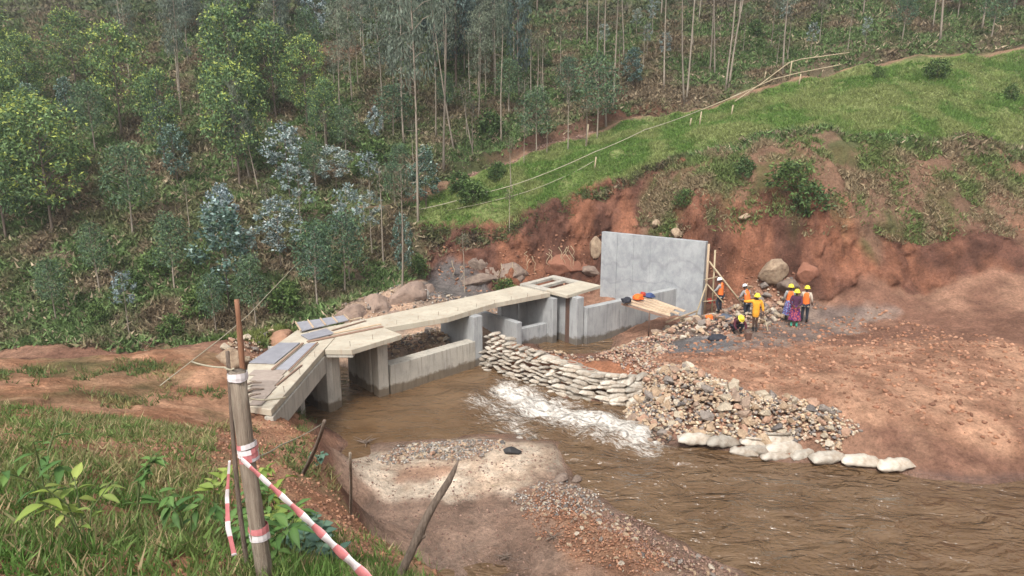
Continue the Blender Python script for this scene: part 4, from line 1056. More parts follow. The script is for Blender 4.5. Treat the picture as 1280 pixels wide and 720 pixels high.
# bucket box
bkt = empty('bucket', g3((10.16, 27.02, 0.8)), 0, 'small brown bucket standing in front of the worker in yellow', 'bucket')
mb = MB(); n = 10
for (r0, z0, r1, z1) in [(.12, 0, .16, .28)]:
    v = [(math.cos(6.2832 * k / n) * r0, math.sin(6.2832 * k / n) * r0, z0) for k in range(n)] + [(math.cos(6.2832 * k / n) * r1, math.sin(6.2832 * k / n) * r1, z1) for k in range(n)] + [(math.cos(6.2832 * k / n) * (r1 - .015), math.sin(6.2832 * k / n) * (r1 - .015), z1) for k in range(n)] + [(math.cos(6.2832 * k / n) * r0 * .9, math.sin(6.2832 * k / n) * r0 * .9, .03) for k in range(n)]
    f = [(k, (k + 1) % n, n + (k + 1) % n, n + k) for k in range(n)] + [(n + k, n + (k + 1) % n, 2 * n + (k + 1) % n, 2 * n + k) for k in range(n)] + [(2 * n + k, 2 * n + (k + 1) % n, 3 * n + (k + 1) % n, 3 * n + k) for k in range(n)] + [tuple(3 * n + k for k in range(n))]
    mb.add(v, f)
link('shell', mb.mesh('shell', simple('brown_plastic', (.16, .09, .07), (.12, .07, .05), 6, .5, .1)), bkt)
link('bail', MB().tube([(-.16, 0, .27), (-.12, 0, .38), (0, 0, .43), (.12, 0, .38), (.16, 0, .27)], .008, 5).mesh('bail', M['steel']), bkt)

# poles propping the end of the tall wall
def pole(name, label, cat, pts, rad, mat, wob=.12, n=8, seed=0, group=None):
    o = MB().tube(pts, rad, n, True, wob, seed).build(name, mat, origin=pts[0], smooth_=True)
    return tag(o, label, cat, group)
xe, ye = 9.55, 31.75
PG = 'poles at the end of the tall wall'
pole('timber_post', 'pale timber batten fixed against the end face of the tall wall', 'post', [(xe + .07, ye - .1, .6), (xe + .05, ye - .1, 4.2)], .06, M['plank'], group=PG)
pole('timber_post', 'upright bamboo pole standing just right of the tall wall', 'pole', [(xe + .42, ye - .15, .6), (xe + .38, ye - .1, 3.9)], .045, M['bamboo'], group=PG)
pole('timber_brace', 'long bamboo brace slanting down to the right behind the white helmeted worker', 'pole', [(xe + .1, ye - .15, 3.35), (xe + 1.95, ye - .9, 1.0)], .04, M['bamboo'], group=PG)
pole('timber_brace', 'short brace slanting left from the wall end down to the blocks', 'pole', [(xe - .05, ye - .5, 2.3), (xe - .75, ye - 1.3, .75)], .035, M['bamboo'], group=PG)
pole('timber_brace', 'short stick running from the wall end toward the worker in the white helmet', 'pole', [(xe + .02, ye - .4, 2.25), (xe + .7, ye - 1.0, 1.45)], .03, M['bamboo'], group=PG)
pole('timber_crosspiece', 'lower crosspiece tied between the posts at the wall end', 'pole', [(xe - .1, ye - .3, 1.35), (xe + .6, ye - .25, 1.4)], .03, M['bamboo'], group=PG)
pole('timber_crosspiece', 'upper crosspiece tied between the posts at the wall end', 'pole', [(xe - .1, ye - .3, 2.45), (xe + .55, ye - .25, 2.6)], .03, M['bamboo'], group=PG)
pole('timber_offcut', 'long pale timber lying on the blocks near the scaffold boards', 'timber', [g3((7.06, 28.97, 0.8), .4), g3((8.8, 30.26, 0.9), .45)], .05, M['plank'])
pole('digging_bar', 'thin pole leaning on the ground to the right of the worker in yellow', 'pole', [g3((11.98, 30.26, 0.9), .5), g3((11.57, 28.46, 0.8), .05)], .018, M['bamboo'])
# ------------------------------------------------------------------ hillside rails and stakes
def rail(label, pts, r=.03, sag=0.0, mat='rope', name='rope_line', cat='rope'):
    out = []
    for a, b in zip(pts[:-1], pts[1:]):
        a = Vector(a); b = Vector(b)
        for k in range(8):
            t = k / 8; p = a.lerp(b, t); p.z -= sag * 4 * t * (1 - t); out.append(p)
    out.append(Vector(pts[-1]))
    o = MB().tube(out, r, 6, True, .2, 3).build(name, M[mat], origin=out[0], smooth_=True)
    return tag(o, label, cat)
def g(p, h): return g3(p, h)
rail('long pale rope line climbing the grassy slope from the lone tall trunk to the stakes', [g((-5.56, 39.62), .15), g((-1.97, 40.43), .35), g((0.98, 40.53), .5), g((5.09, 41.58), .65), g((8.56, 43.58), .6), g((13.04, 46.86), .75), g((15.92, 47.52), .7)], .024, .06)
rail('upper bamboo rail rising to the right edge above the footpath', [g((15.13, 46.21), .6), g((17.51, 48.21), .7), g((20.03, 49.83), .8), g((20.88, 49.81), .8), g((24.44, 50.14), .8)], .035, .0, 'bamboo', 'bamboo_rail', 'rail')
rail('lower bamboo rail running to the right edge along the grass', [g((12.69, 45.49), .55), g((15.53, 47.15), .6), g((18.41, 48.41), .6), g((20.35, 48.44), .6), g((23.18, 48.54), .6)], .035, .0, 'bamboo', 'bamboo_rail', 'rail')
rail('second rope sagging just below the long pale rope line', [g((-3.89, 39.86), .1), g((0.49, 40.06), .2), g((2.93, 40.42), .2), g((5, 40.76), .4)], .018, .05)
for p, h, lb in [((5, 40.39), .75, 'short stake holding the rope in the middle of the grass slope'), ((12.23, 44.12), .95, 'pale leaning stake where the two rails meet'), ((14.72, 45.55), .7, 'short stake on the path edge left of the bamboo rails'),
                 ((20, 49.51), 1.3, 'tall pale stake at the upper right end of the rails'), ((20.05, 47.89), .8, 'stake at the photo right edge under the lower rail'), ((18.33, 49.87), .6, 'small stake above the bamboo rails'), ((4.96, 44.73), 1.6, 'broken off thin trunk beside the footpath'), ((11.63, 44.22), .5, 'tiny stake behind the leaning one')]:
    b = g3(p, -.1); pole('wooden_stake', lb, 'stake', [b, b + Vector((.08, 0, h + .1))], .045, M['bamboo'], group='stakes along the hillside rope')
rt = random.Random(4)
mb = MB()
for k in range(16):
    x0 = rt.uniform(.6, 3.6) if k % 3 else rt.uniform(-4, 1); p = Vector((x0, 37.0, 0)); p.z = gz(x0, 37.6) + rt.uniform(-.2, .4); p.y = 36.75 + rt.uniform(-.2, .1)
    pts = [p.copy()]
    for j in range(5): p = p + Vector((rt.uniform(-.18, .22), rt.uniform(-.06, .02), -rt.uniform(.12, .3))); pts.append(p.copy())
    mb.tube(pts, [.022, .018, .015, .012, .008, .004], 5)
tag(mb.build('hanging_roots', M['bamboo'], origin=(1, 37, 2)), 'pale roots hanging down the red cut left of the tall wall', 'roots')
# thin rope from the trees to the left
rail('thin rope stretched from the trees down across to the left edge', [(-11.11, 36, 3.18), (-10.6, 31, 3.09), (-9.17, 22, 3.25), (-8.94, 19.5, 3.27), (-9.12, 16, 3.01)], .014, .0)

# ------------------------------------------------------------------ near fence
wood = M['old_wood']
def gpost(label, top, base_px_dir, r0, r1, mat, seed, name='fence_post', cat='post', bend=.02, n=10):
    top = Vector(top); b = Vector((base_px_dir[0], base_px_dir[1], 0)); b.z = gz(b.x, b.y) - .3
    pts = []
    for k in range(9):
        t = k / 8; p = b.lerp(top, t); p.x += bend * math.sin(t * 5 + seed); p.y += bend * math.cos(t * 4 + seed); pts.append(p)
    rr = [r0 + (r1 - r0) * k / 8 for k in range(9)]
    o = MB().tube(pts, rr, n, True, .26, seed).build(name, mat, origin=b, smooth_=True)
    return tag(o, label, cat)
tp = Vector((-1.55, 3.5, 8.01))
gpost('thick weathered round fence post wrapped with red and white tape at the lower left', tp, (tp.x + .04, tp.y + .02, 0), .047, .044, wood, 1, bend=.006, n=22)
tp2 = Vector((-1.72, 3.75, 8.04))
gpost('thin dark stick standing at the left photo edge behind the thick post', tp2, (tp2.x, tp2.y, 0), .016, .012, M['dead_wood'], 2, name='fence_stick', bend=.01)
tp3 = Vector((-6.78, 15.6, 5.4))
gpost('reddish brown pole leaning at the left end of the bridge', tp3, (-6.86, 15.9, 2.65), .075, .06, M['red_wood'], 3, name='leaning_pole', cat='pole', bend=.02)
t4 = Vector((-2.66, 8.6, 5.39))
gpost('forked grey stick leaning on the red bank with a rope tied to its top', t4, (-4, 11.21), .04, .026, M['dead_wood'], 4, name='fence_stick', bend=.03)
t5 = Vector((-2.2, 8.2, 5.1))
gpost('short straight stick standing at the bank edge before the sand', t5, (-2.71, 9.84), .024, .02, wood, 5, name='fence_stick', bend=.006)
# the crooked pole in front
ba = Vector((-1.03, 4.9, 5.53)); tb = Vector((-0.45, 5, 6.68))
pts = []; rad = []
for k in range(13):
    t = k / 12; p = ba.lerp(tb, t); p.x += .012 * math.sin(t * 9); p.z += .008 * math.sin(t * 12); pts.append(p); rad.append(.041 - .012 * t + (.008 if k == 5 else 0))
rad[-1] = .006; rad[-2] = .02
pts = [Vector((ba.x - .06, ba.y - .02, gz(ba.x, ba.y) - .3))] + pts; rad = [.045] + rad
cp = MB().tube(pts, rad, 10, True, .22, 9).build('crooked_pole', M['dead_wood'], origin=pts[0], smooth_=True)
tag(cp, 'crooked dark weathered pole with a broken tip leaning right at the bottom centre', 'pole')
kk = pts[6]; MB().tube([kk, kk + Vector((.05, -.01, .0)), kk + Vector((.075, -.02, .035))], [.022, .016, .005], 6, wob=.3).build('branch_stub', M['dead_wood'], None, origin=pts[0]).parent = cp
cp.children[0].location = (0, 0, 0)
tape_w = simple('tape_white', (.74, .7, .7), (.6, .56, .56), 20, .35, .1, spec=.5); tape_r = simple('tape_red', (.62, .24, .24), (.48, .15, .16), 20, .35, .1, spec=.5)
def tape(name, label, pts, width, up0, up1, stripe=.14, nseg=72):
    pts = [Vector(p) for p in pts]
    L = [0]
    for a, b in zip(pts[:-1], pts[1:]): L.append(L[-1] + (b - a).length)
    v = []; f = []; mi = []
    for k in range(nseg + 1):
        s = L[-1] * k / nseg; i = max(j for j in range(len(pts) - 1) if L[j] <= s + 1e-9)
        t = (s - L[i]) / (L[i + 1] - L[i]); p = pts[i].lerp(pts[i + 1], min(t, 1))
        u = Vector(up0).lerp(Vector(up1), min(1, k / nseg * 1.4)).normalized(); u = (u + Vector((0, .15 * math.sin(k * .5), .06 * math.sin(k * .9)))).normalized()
        wd = width * (.38 + .62 * min(1, k / nseg * 1.5))
        n_ = Vector((.0, .0006, .0006))
        v += [p + u * wd / 2, p + u * wd * .12 + Vector((0, .004, 0)), p - u * wd / 2]
        if k:
            o_ = (k - 1) * 3
            f += [(o_, o_ + 1, o_ + 4, o_ + 3), (o_ + 1, o_ + 2, o_ + 5, o_ + 4)]
            m_ = int((s - 1e-4) / stripe) % 2; mi += [m_, m_]
    me = bpy.data.meshes.new(name); me.from_pydata([tuple(Vector(p) - pts[0]) for p in v], [], f)
    me.materials.append(tape_w); me.materials.append(tape_r)
    for p_, m_ in zip(me.polygons, mi): p_.material_index = m_
    me.polygons.foreach_set('use_smooth', [True] * len(f))
    o = link(name, me, None, pts[0]); md = o.modifiers.new('thickness', 'SOLIDIFY'); md.thickness = .0012
    return tag(o, label, 'tape')
tape('barrier_tape', 'red and white striped barrier tape running from the thick post down to the right', [(-1.54, 3.42, 7.51), (-1.33, 3.3, 7.4), (-1.13, 3.2, 7.28), (-0.94, 3.1, 7.16), (-0.75, 3, 7.05), (-0.48, 2.85, 6.92)], .066, (.35, -.1, .5), (.55, -.25, .7), .085, 110)
tape('barrier_tape', 'loose white and red tape hanging down at the left of the thick post', [(-1.61, 3.42, 7.5), (-1.66, 3.45, 7.26), (-1.66, 3.42, 7.07), (-1.63, 3.4, 6.9)], .03, (1, 0, 0), (1, 0, .2), .1, 40)
# wraps round the post
pax = lambda z: (tp.x + .04 * (tp.z - z) / 1.4, tp.y + .02 * (tp.z - z) / 1.4)
def wrap(label, z0, z1, turns, r, seed, rad=.008, mi=None):
    mb = MB(); v = []; f = []; n = int(turns * 14); h = .03
    rr = random.Random(seed)
    for k in range(n + 1):
        a = 2 * math.pi * k / 14; z = z0 + (z1 - z0) * k / n + .006 * math.sin(a * 1.3 + seed); x, y = pax(z)
        rk = r + .003 * rr.random() + .001 * k / 14
        v += [(x + math.cos(a) * rk, y + math.sin(a) * rk, z + h / 2), (x + math.cos(a) * (rk + .002), y + math.sin(a) * (rk + .002), z - h / 2)]
        if k: f.append((2 * k - 2, 2 * k - 1, 2 * k + 1, 2 * k))
    me = bpy.data.meshes.new('tape_wrap'); o3 = Vector(v[0]); me.from_pydata([tuple(Vector(p) - o3) for p in v], [], f)
    me.materials.append(tape_w); me.materials.append(tape_r)
    for i, p_ in enumerate(me.polygons): p_.material_index = int(i / 4 + seed) % 2 if mi is None else mi
    o = link('tape_wrap', me, None, o3); md = o.modifiers.new('thickness', 'SOLIDIFY'); md.thickness = .001
    tag(o, label, 'tape')
zt = tp.z
zk = (-1.56, 3.42, 7.51)[2]; zl = (-1.59, 3.4, 6.99)[2]
wrap('knotted tape wound round the middle of the thick post', zk - .06, zk + .06, 4, .053, 1)
wrap('white loop of tape wound round the lower part of the thick post', zl - .05, zl - .01, 2, .054, 2, mi=0)
wrap('red loop of tape wound just above the white loop on the thick post', zl + .005, zl + .035, 2, .0545, 3, mi=1)
wrap('pale string tied round the top of the thick post', zt - .035, zt - .02, 3, .05, 4, mi=0)
rail('pale cord from the thick post to the forked stick on the red bank', [(-1.55, 3.46, 7.48), (-2.11, 5.5, 6.56), (-2.67, 8.55, 5.37)], .006, .02)
rail('thin cord from the thick post leading left past the dark stick', [(-1.55, 3.46, 8.04), (-1.71, 3.7, 7.96), (-2.16, 4.2, 7.82)], .006, .01)
rail('cord from the leaning reddish pole to the bridge beam', [(-6.87, 15.8, 2.78), (-6.46, 16, 2.61), (-6.09, 16.6, 2.45)], .02, .02)
# driftwood, twigs and litter on the bar
def twigs(name, label, c, n, r, seed, mat='dead_wood', th=.018):
    rr = random.Random(seed); mb = MB(); c = Vector(c)
    for k in range(n):
        a = rr.uniform(0, 6.28); d = Vector((math.cos(a), math.sin(a) * .7, rr.uniform(-.1, .5))) * r * rr.uniform(.5, 1)
        s = c + Vector((rr.uniform(-.3, .3) * r, rr.uniform(-.2, .2) * r, .02))
        mb.tube([s, s + d * .5 + Vector((0, 0, rr.uniform(0, .1) * r)), s + d], [th, th * .7, th * .25], 5)
    return tag(mb.build(name, M[mat], origin=c), label, 'driftwood')
twigs('driftwood', 'dark tangle of driftwood in the shallow water left of the sand bar', g3((-4.57, 18.76, 0.05), .06), 14, .42, 1)
twigs('driftwood', 'small black twigs lying on pale sand at the left of the bar', g3((-4.08, 17.2, 0.2), .02), 6, .22, 2)
twigs('driftwood', 'brown roots lying in the mud near the bottom of the picture', g3((-0.14, 13.05, 0.15), .03), 9, .25, 3)
twigs('driftwood', 'thin reed lying on the pale sand right of the crooked pole', g3((-0.57, 15.74, 0.25), .02), 2, .32, 5, 'bamboo', .01)
twigs('driftwood', 'bunch of pale roots half buried in the muddy hump', g3((0.92, 13.4, 0.4), .03), 9, .25, 6)


# ------------------------------------------------------------------ people
skinm = simple('dark_skin', (.09, .05, .035), (.07, .038, .026), 8, .55, .1)
def cl(name, c, c2=None, sc=9): return simple(name, c, c2 or tuple(v * .72 for v in c), sc, .85, .3, bd=.02)
HIV = cl('orange_vest_cloth', (.9, .2, .04)); YEL = cl('amber_overshirt', (.88, .4, .04)); DARKT = cl('dark_trousers', (.03, .035, .05)); GREYS = cl('grey_shirt', (.35, .34, .33))
MAR = cl('maroon_shirt', (.09, .02, .03)); BRN = cl('brown_leggings', (.3, .18, .12)); CREAM = cl('cream_shirt', (.6, .52, .42)); BOOT = cl('black_boot', (.02, .02, .02)); GRN = cl('green_shoe', (.06, .3, .2))
def pattern(name, a, b, c):
    m = Mat(name, .85, .2); v = m.n('ShaderNodeTexVoronoi'); v.inputs['Scale'].default_value = 16; m.l(m.tc.outputs['Object'], v.inputs[0])
    m.color(m.ramp(v.outputs['Distance'], [(.15, a), (.4, b), (.65, c)], 'CONSTANT')); return m.m
PBLUE = pattern('blue_print_cloth', (.35, .4, .6), (.05, .08, .28), (.25, .08, .15)); PRED = pattern('purple_print_cloth', (.5, .12, .1), (.16, .03, .12), (.07, .03, .14))
def helmet_m(name, c): return simple(name, c, tuple(v * .92 for v in c), 3, .35, 0, spec=.5)
HW = helmet_m('white_helmet', (.72, .74, .76)); HY = helmet_m('yellow_helmet', (.85, .68, .05))

def skin_obj(name, verts, edges, mat, parent, root=0, sub=1):
    me = bpy.data.meshes.new(name + '_cage'); me.from_pydata([v[:3] for v in verts], edges, [])
    ob = bpy.data.objects.new(name, me); col.objects.link(ob)
    ob.modifiers.new('skin', 'SKIN').use_smooth_shade = True
    sv = me.skin_vertices[0].data
    for i, v in enumerate(verts):
        r_ = v[3]; sv[i].radius = (r_, v[4] if len(v) > 4 else r_)
        sv[i].use_root = (i == root)
    s = ob.modifiers.new('sub', 'SUBSURF'); s.levels = sub; s.render_levels = sub
    dg = C.evaluated_depsgraph_get(); dg.update()
    nm = bpy.data.meshes.new_from_object(ob.evaluated_get(dg)); nm.name = name
    col.objects.unlink(ob); bpy.data.objects.remove(ob); bpy.data.meshes.remove(me)
    nm.materials.clear(); nm.materials.append(mat)
    nm.polygons.foreach_set('use_smooth', [True] * len(nm.polygons))
    return link(name, nm, parent)
def arm_pts(sh, el, wr):
    sh, el, wr = Vector(sh), Vector(el), Vector(wr); d = (wr - el).normalized()
    return sh, el, wr, wr + d * .09
def person(label, loc, rz, pose, top, helmet, bottom, boots=BOOT, vest=None, sleeves=True, skirt=None, legcol=None, h=1.0):
    o = empty('person', loc, rz, label, 'person')
    P = dict(pel=(0, 0, .92), spi=(0, 0, 1.12), che=(0, 0, 1.34), nec=(0, .01, 1.47), hed=(0, .03, 1.6),
             kl=(-.1, .03, .5), al=(-.11, 0, .09), kr=(.1, .03, .5), ar=(.11, 0, .09),
             el=(-.24, -.02, 1.15), wl=(-.26, .1, .93), er=(.24, -.02, 1.15), wr=(.26, .1, .93))
    P.update(pose)
    V = {k: Vector(v) * h for k, v in P.items()}
    up = (V['nec'] - V['che']).normalized()
    shl = V['che'] + Vector((-.17, 0, .06)) * h; shr = V['che'] + Vector((.17, 0, .06)) * h
    vs = []; es = []
    def add(p, r, r2=None, par=None):
        vs.append((p.x, p.y, p.z, r * h, (r2 or r) * h)); i = len(vs) - 1
        if par is not None: es.append((par, i))
        return i
    pel = add(V['pel'], .14, .1); spi = add(V['spi'], .115, .085, pel); che = add(V['che'], .14, .095, spi); nec = add(V['nec'], .05, .05, che)
    hd = V['hed']; hb = add(V['nec'].lerp(hd, .5), .062, .07, nec); hc = add(hd, .078, .095, hb); ht = add(hd + up * .09 * h, .06, .075, hc)
    for sg, sh, el, wr in ((-1, shl, V['el'], V['wl']), (1, shr, V['er'], V['wr'])):
        a = add(sh, .052, None, che); b = add(el, .04, None, a); c = add(wr, .027, None, b)
        d = (wr - el).normalized(); pm = wr + d * .075 * h; pi_ = add(pm, .034, .018, c)
        sd_ = d.cross(Vector((0, 1, 0))); sd_ = sd_.normalized() if sd_.length > .1 else Vector((1, 0, 0))
        fw = sd_.cross(d).normalized()
        for k, (off, ln) in enumerate([(-.03, .065), (-.01, .08), (.012, .075), (.032, .058)]):
            f1 = add(pm + sd_ * off * h + d * .035 * h, .0095, None, pi_); f2 = add(pm + sd_ * off * 1.1 * h + d * (.035 + ln * .5) * h + fw * .012 * h, .009, None, f1); add(pm + sd_ * off * 1.1 * h + d * (.03 + ln * .85) * h + fw * .035 * h, .008, None, f2)
        t1 = add(wr + d * .03 * h - sd_ * .035 * h, .011, None, c); add(wr + d * .065 * h - sd_ * .055 * h + fw * .02 * h, .009, None, t1)
    for kn, an in (('kl', 'al'), ('kr', 'ar')):
        hp = add(V['pel'] + Vector((-.09 if kn == 'kl' else .09, 0, -.06)) * h, .085, None, pel)
        a = add(V[kn], .055, None, hp); b = add(V[an], .036, None, a); add(V[an] + Vector((0, .13, -.05)) * h, .032, .025, b)
    skin_obj('body', vs, es, skinm, o)
    fd = (Vector((0, 1, 0)) - up * up.y).normalized()
    # face: nose, eyes, ears
    fm = MB(); c = hd + fd * .095 * h
    fm.add([c + Vector((-.016, 0, -.02)) * h, c + Vector((.016, 0, -.02)) * h, c + fd * .03 * h + Vector((0, 0, -.018)) * h, c + Vector((0, 0, .03)) * h], [(0, 1, 2), (1, 3, 2), (3, 0, 2), (0, 3, 1)])
    fm.build('nose', skinm, None).parent = o
    mm = MB().box(c + fd * -.004 * h + Vector((0, 0, -.05)) * h, (.045 * h, .012 * h, .012 * h)); mm.build('mouth', cl('lips', (.12, .04, .035)) if 'lips' not in bpy.data.materials else bpy.data.materials['lips'], None).parent = o
    for sg in (-1, 1):
        e = bpy.data.materials.get('eye_white') or simple('eye_white', (.7, .68, .65), (.6, .58, .55), 5, .4, 0)
        MB().box(c + Vector((sg * .032, 0, .018)) * h - fd * .008 * h, (.022 * h, .012 * h, .01 * h)).build('eye', e, None).parent = o
        MB().box(hd + Vector((sg * .088, 0, .0)) * h, (.018 * h, .035 * h, .055 * h)).build('ear', skinm, None, bevel=.004).parent = o
    # clothes
    tv = []; te = []
    def ta(p, r, r2=None, par=None):
        tv.append((p.x, p.y, p.z, r * h, (r2 or r) * h)); i = len(tv) - 1
        if par is not None: te.append((par, i))
        return i
    low = V['pel'] + Vector((0, 0, -.12 if vest is not YEL else -.3)) * h
    a0 = ta(V['pel'], .165, .125); ta(low, .17, .14, a0); a1 = ta(V['spi'], .145, .11, a0); a2 = ta(V['che'], .165, .12, a1); ta(V['che'].lerp(V['nec'], .6), .09, .08, a2)
    if sleeves:
        for sh, el, wr in ((shl, V['el'], V['wl']), (shr, V['er'], V['wr'])):
            s0 = ta(sh, .072, None, a2); s1 = ta(el, .058, None, s0); ta(el.lerp(wr, .8), .043, None, s1)
    skin_obj('shirt', tv, te, top, o)
    if vest:
        v2 = []; e2 = []
        for p, r, r2 in ((low, .185, .155), (V['pel'], .18, .14), (V['spi'], .16, .125), (V['che'], .182, .135), (V['che'].lerp(V['nec'], .55), .12, .09)):
            v2.append((p.x, p.y, p.z, r * h, r2 * h))
            if len(v2) > 1: e2.append((len(v2) - 2, len(v2) - 1))
        if vest is not YEL:
            for sg in (-1, 1):
                v2.append((*(V['che'] + Vector((sg * .11, 0, .09)) * h), .095 * h, .1 * h)); e2.append((3, len(v2) - 1))
        if vest is YEL:
            for sh, el, wr in ((shl, V['el'], V['wl']), (shr, V['er'], V['wr'])):
                v2.append((*sh, .085 * h)); e2.append((3, len(v2) - 1)); v2.append((*el, .07 * h)); e2.append((len(v2) - 2, len(v2) - 1)); v2.append((*el.lerp(wr, .6), .055 * h)); e2.append((len(v2) - 2, len(v2) - 1))
        skin_obj('safety_vest', v2, e2, vest, o)
    if bottom:
        bv = [(*V['pel'], .155 * h, .12 * h)]; be = []
        for kn, an in (('kl', 'al'), ('kr', 'ar')):
            bv.append((*(V['pel'] + Vector((-.09 if kn == 'kl' else .09, 0, -.08)) * h), .1 * h)); be.append((0, len(bv) - 1))
            bv.append((*V[kn], .075 * h)); be.append((len(bv) - 2, len(bv) - 1)); bv.append((*V[kn].lerp(V[an], .9), .055 * h)); be.append((len(bv) - 2, len(bv) - 1))
        skin_obj('trousers', bv, be, bottom, o)
    if skirt:
        sv = []; sf = []; n = 18; lv = [(1.0, .15, .12), (.85, .2, .16), (.6, .22, .19), (.32, .25, .22)]
        for li, (z, rx, ry) in enumerate(lv):
            for k in range(n):
                a = 6.2832 * k / n; w_ = 1 + .07 * li * math.sin(a * 5)
                sv.append((math.cos(a) * rx * w_ * h, math.sin(a) * ry * w_ * h, z * h))
        for li in range(3):
            for k in range(n): sf.append((li * n + k, li * n + (k + 1) % n, (li + 1) * n + (k + 1) % n, (li + 1) * n + k))
        link('skirt', MB().add(sv, sf).mesh('skirt', skirt, True), o)
    for an in ('al', 'ar'):
        p = V[an]
        skin_obj('boot', [(p.x, p.y, p.z + .14 * h, .055 * h), (p.x, p.y, p.z - .02 * h, .055 * h), (p.x, p.y + .14 * h, p.z - .04 * h, .048 * h, .035 * h)], [(0, 1), (1, 2)], boots, o)
    # helmet: dome and brim
    if helmet:
        hm = []; hf = []; n = 16; Rt = up.to_track_quat('Z', 'Y').to_matrix(); base = hd + up * .035 * h
        lev = [(-.012, 1.25), (-.008, 1.02), (.0, 1.0), (.05, .95), (.09, .75), (.115, .42), (.122, .05)]
        for z, s_ in lev:
            for k in range(n):
                a = 6.2832 * k / n; rr = s_ * (.128 if True else 0)
                if z == -.012: rr *= 1.0 + .18 * max(0, math.sin(a))
                hm.append(base + Rt @ Vector((math.cos(a) * rr * .92, math.sin(a) * rr, z * 1.1)) * h)
        for li in range(len(lev) - 1):
            for k in range(n): hf.append((li * n + k, li * n + (k + 1) % n, (li + 1) * n + (k + 1) % n, (li + 1) * n + k))
        hf.append(tuple((len(lev) - 1) * n + k for k in range(n)))
        hh = link('helmet', MB().add(hm, hf).mesh('helmet', helmet, True), o)
    return o
# facing: local +Y is forward; rz = 180 deg faces the camera
person('person in white helmet, orange vest and dark trousers standing beside the tall wall', g3((10.2, 31.18, 0.85), .22), R(45),
       dict(nec=(0, .05, 1.47), hed=(0, .09, 1.6), el=(-.27, .12, 1.14), wl=(-.2, .34, 1.02), er=(.25, .1, 1.15), wr=(.2, .32, 1.0), kl=(-.12, .1, .5), al=(-.14, -.05, .1)), GREYS, HW, DARKT, vest=HIV)
person('person in pale grey helmet and orange vest bent behind the stone blocks', g3((11.38, 30.73, 0.85), .02), R(20),
       dict(spi=(0, .05, 1.1), che=(0, .14, 1.3), nec=(0, .2, 1.42), hed=(0, .25, 1.54), el=(-.27, .2, 1.1), wl=(-.2, .4, .95), er=(.25, .2, 1.1), wr=(.2, .4, .95)), GREYS, HW, DARKT, vest=HIV)
person('person in yellow helmet and long amber overshirt holding one arm out', g3((10.86, 28.21, 0.8), .05), R(165),
       dict(er=(.42, .1, 1.36), wr=(.62, .25, 1.42), el=(-.27, 0, 1.14), wl=(-.3, .08, .9), kl=(-.06, .03, .5), al=(-.07, 0, .09), kr=(.07, .0, .5), ar=(.06, .0, .09)), YEL, HY, None, vest=YEL)
person('person crouching in a yellow helmet and dark maroon shirt, head bowed', g3((10, 28.09, 0.8), .03), R(190),
       dict(pel=(0, -.15, .32), spi=(0, 0, .48), che=(0, .16, .6), nec=(0, .26, .68), hed=(0, .36, .74), kl=(-.2, .25, .45), al=(-.17, .05, .08), kr=(.2, .25, .45), ar=(.17, .05, .08), el=(-.28, .32, .42), wl=(-.18, .45, .22), er=(.28, .32, .42), wr=(.18, .45, .22)), MAR, HY, DARKT)
person('person in yellow helmet, orange vest and blue print wrap, back turned', g3((12.91, 29.56, 0.9), .08), R(-15), {}, GREYS, HY, None, vest=HIV, skirt=PBLUE)
person('person in yellow helmet wearing a purple and red print dress with green shoes', g3((12.92, 28.93, 0.85), .03), R(160), dict(el=(-.24, .05, 1.13), wl=(-.1, .22, 1.0), er=(.24, .05, 1.13), wr=(.1, .22, 1.0)), cl('plum_top', (.09, .03, .07)), HY, None, GRN, skirt=PRED)
person('person in cream shirt and orange vest cut by the right photo edge', g3((13.6, 29.43, 0.9), .05), R(-30), dict(el=(-.24, .1, 1.13)), CREAM, HY, DARKT, vest=HIV)


# ------------------------------------------------------------------ trees
def leaves(centres, radii, n, L, W, cols, rs, droop=.3, upl=0.0, squash=.8, tip=None):
    """n leaves scattered in clumps; returns verts, faces, colours"""
    k = rs.randint(0, len(centres), n)
    d = rs.normal(0, 1, (n, 3)); d /= np.linalg.norm(d, axis=1)[:, None]
    rr = rs.rand(n) ** .45
    off = d * rr[:, None] * radii[k][:, None]; off[:, 2] *= squash
    P = centres[k] + off
    a = rs.normal(0, 1, (n, 3)) + d * .6; a[:, 2] -= droop * 3; a[:, 2] += upl
    a /= np.linalg.norm(a, axis=1)[:, None]
    b = np.cross(a, rs.normal(0, 1, (n, 3))); b /= np.linalg.norm(b, axis=1)[:, None]
    l = L * rs.uniform(.6, 1.25, n)[:, None]; w_ = W * rs.uniform(.6, 1.25, n)[:, None]
    V = np.stack([P, P + a * l * .45 + b * w_ / 2, P + a * l, P + a * l * .45 - b * w_ / 2], 1).reshape(-1, 3)
    F = np.arange(4 * n).reshape(n, 4)
    c = np.array(cols)[rs.randint(0, len(cols), n)] * rs.uniform(.7, 1.3, (n, 1))
    ck = rs.uniform(.75, 1.25, len(centres))[k]; c = c * ck[:, None]
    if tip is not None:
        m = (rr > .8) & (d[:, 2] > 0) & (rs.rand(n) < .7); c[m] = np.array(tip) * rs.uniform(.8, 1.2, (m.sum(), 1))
    return V, F, np.repeat(c, 4, 0)

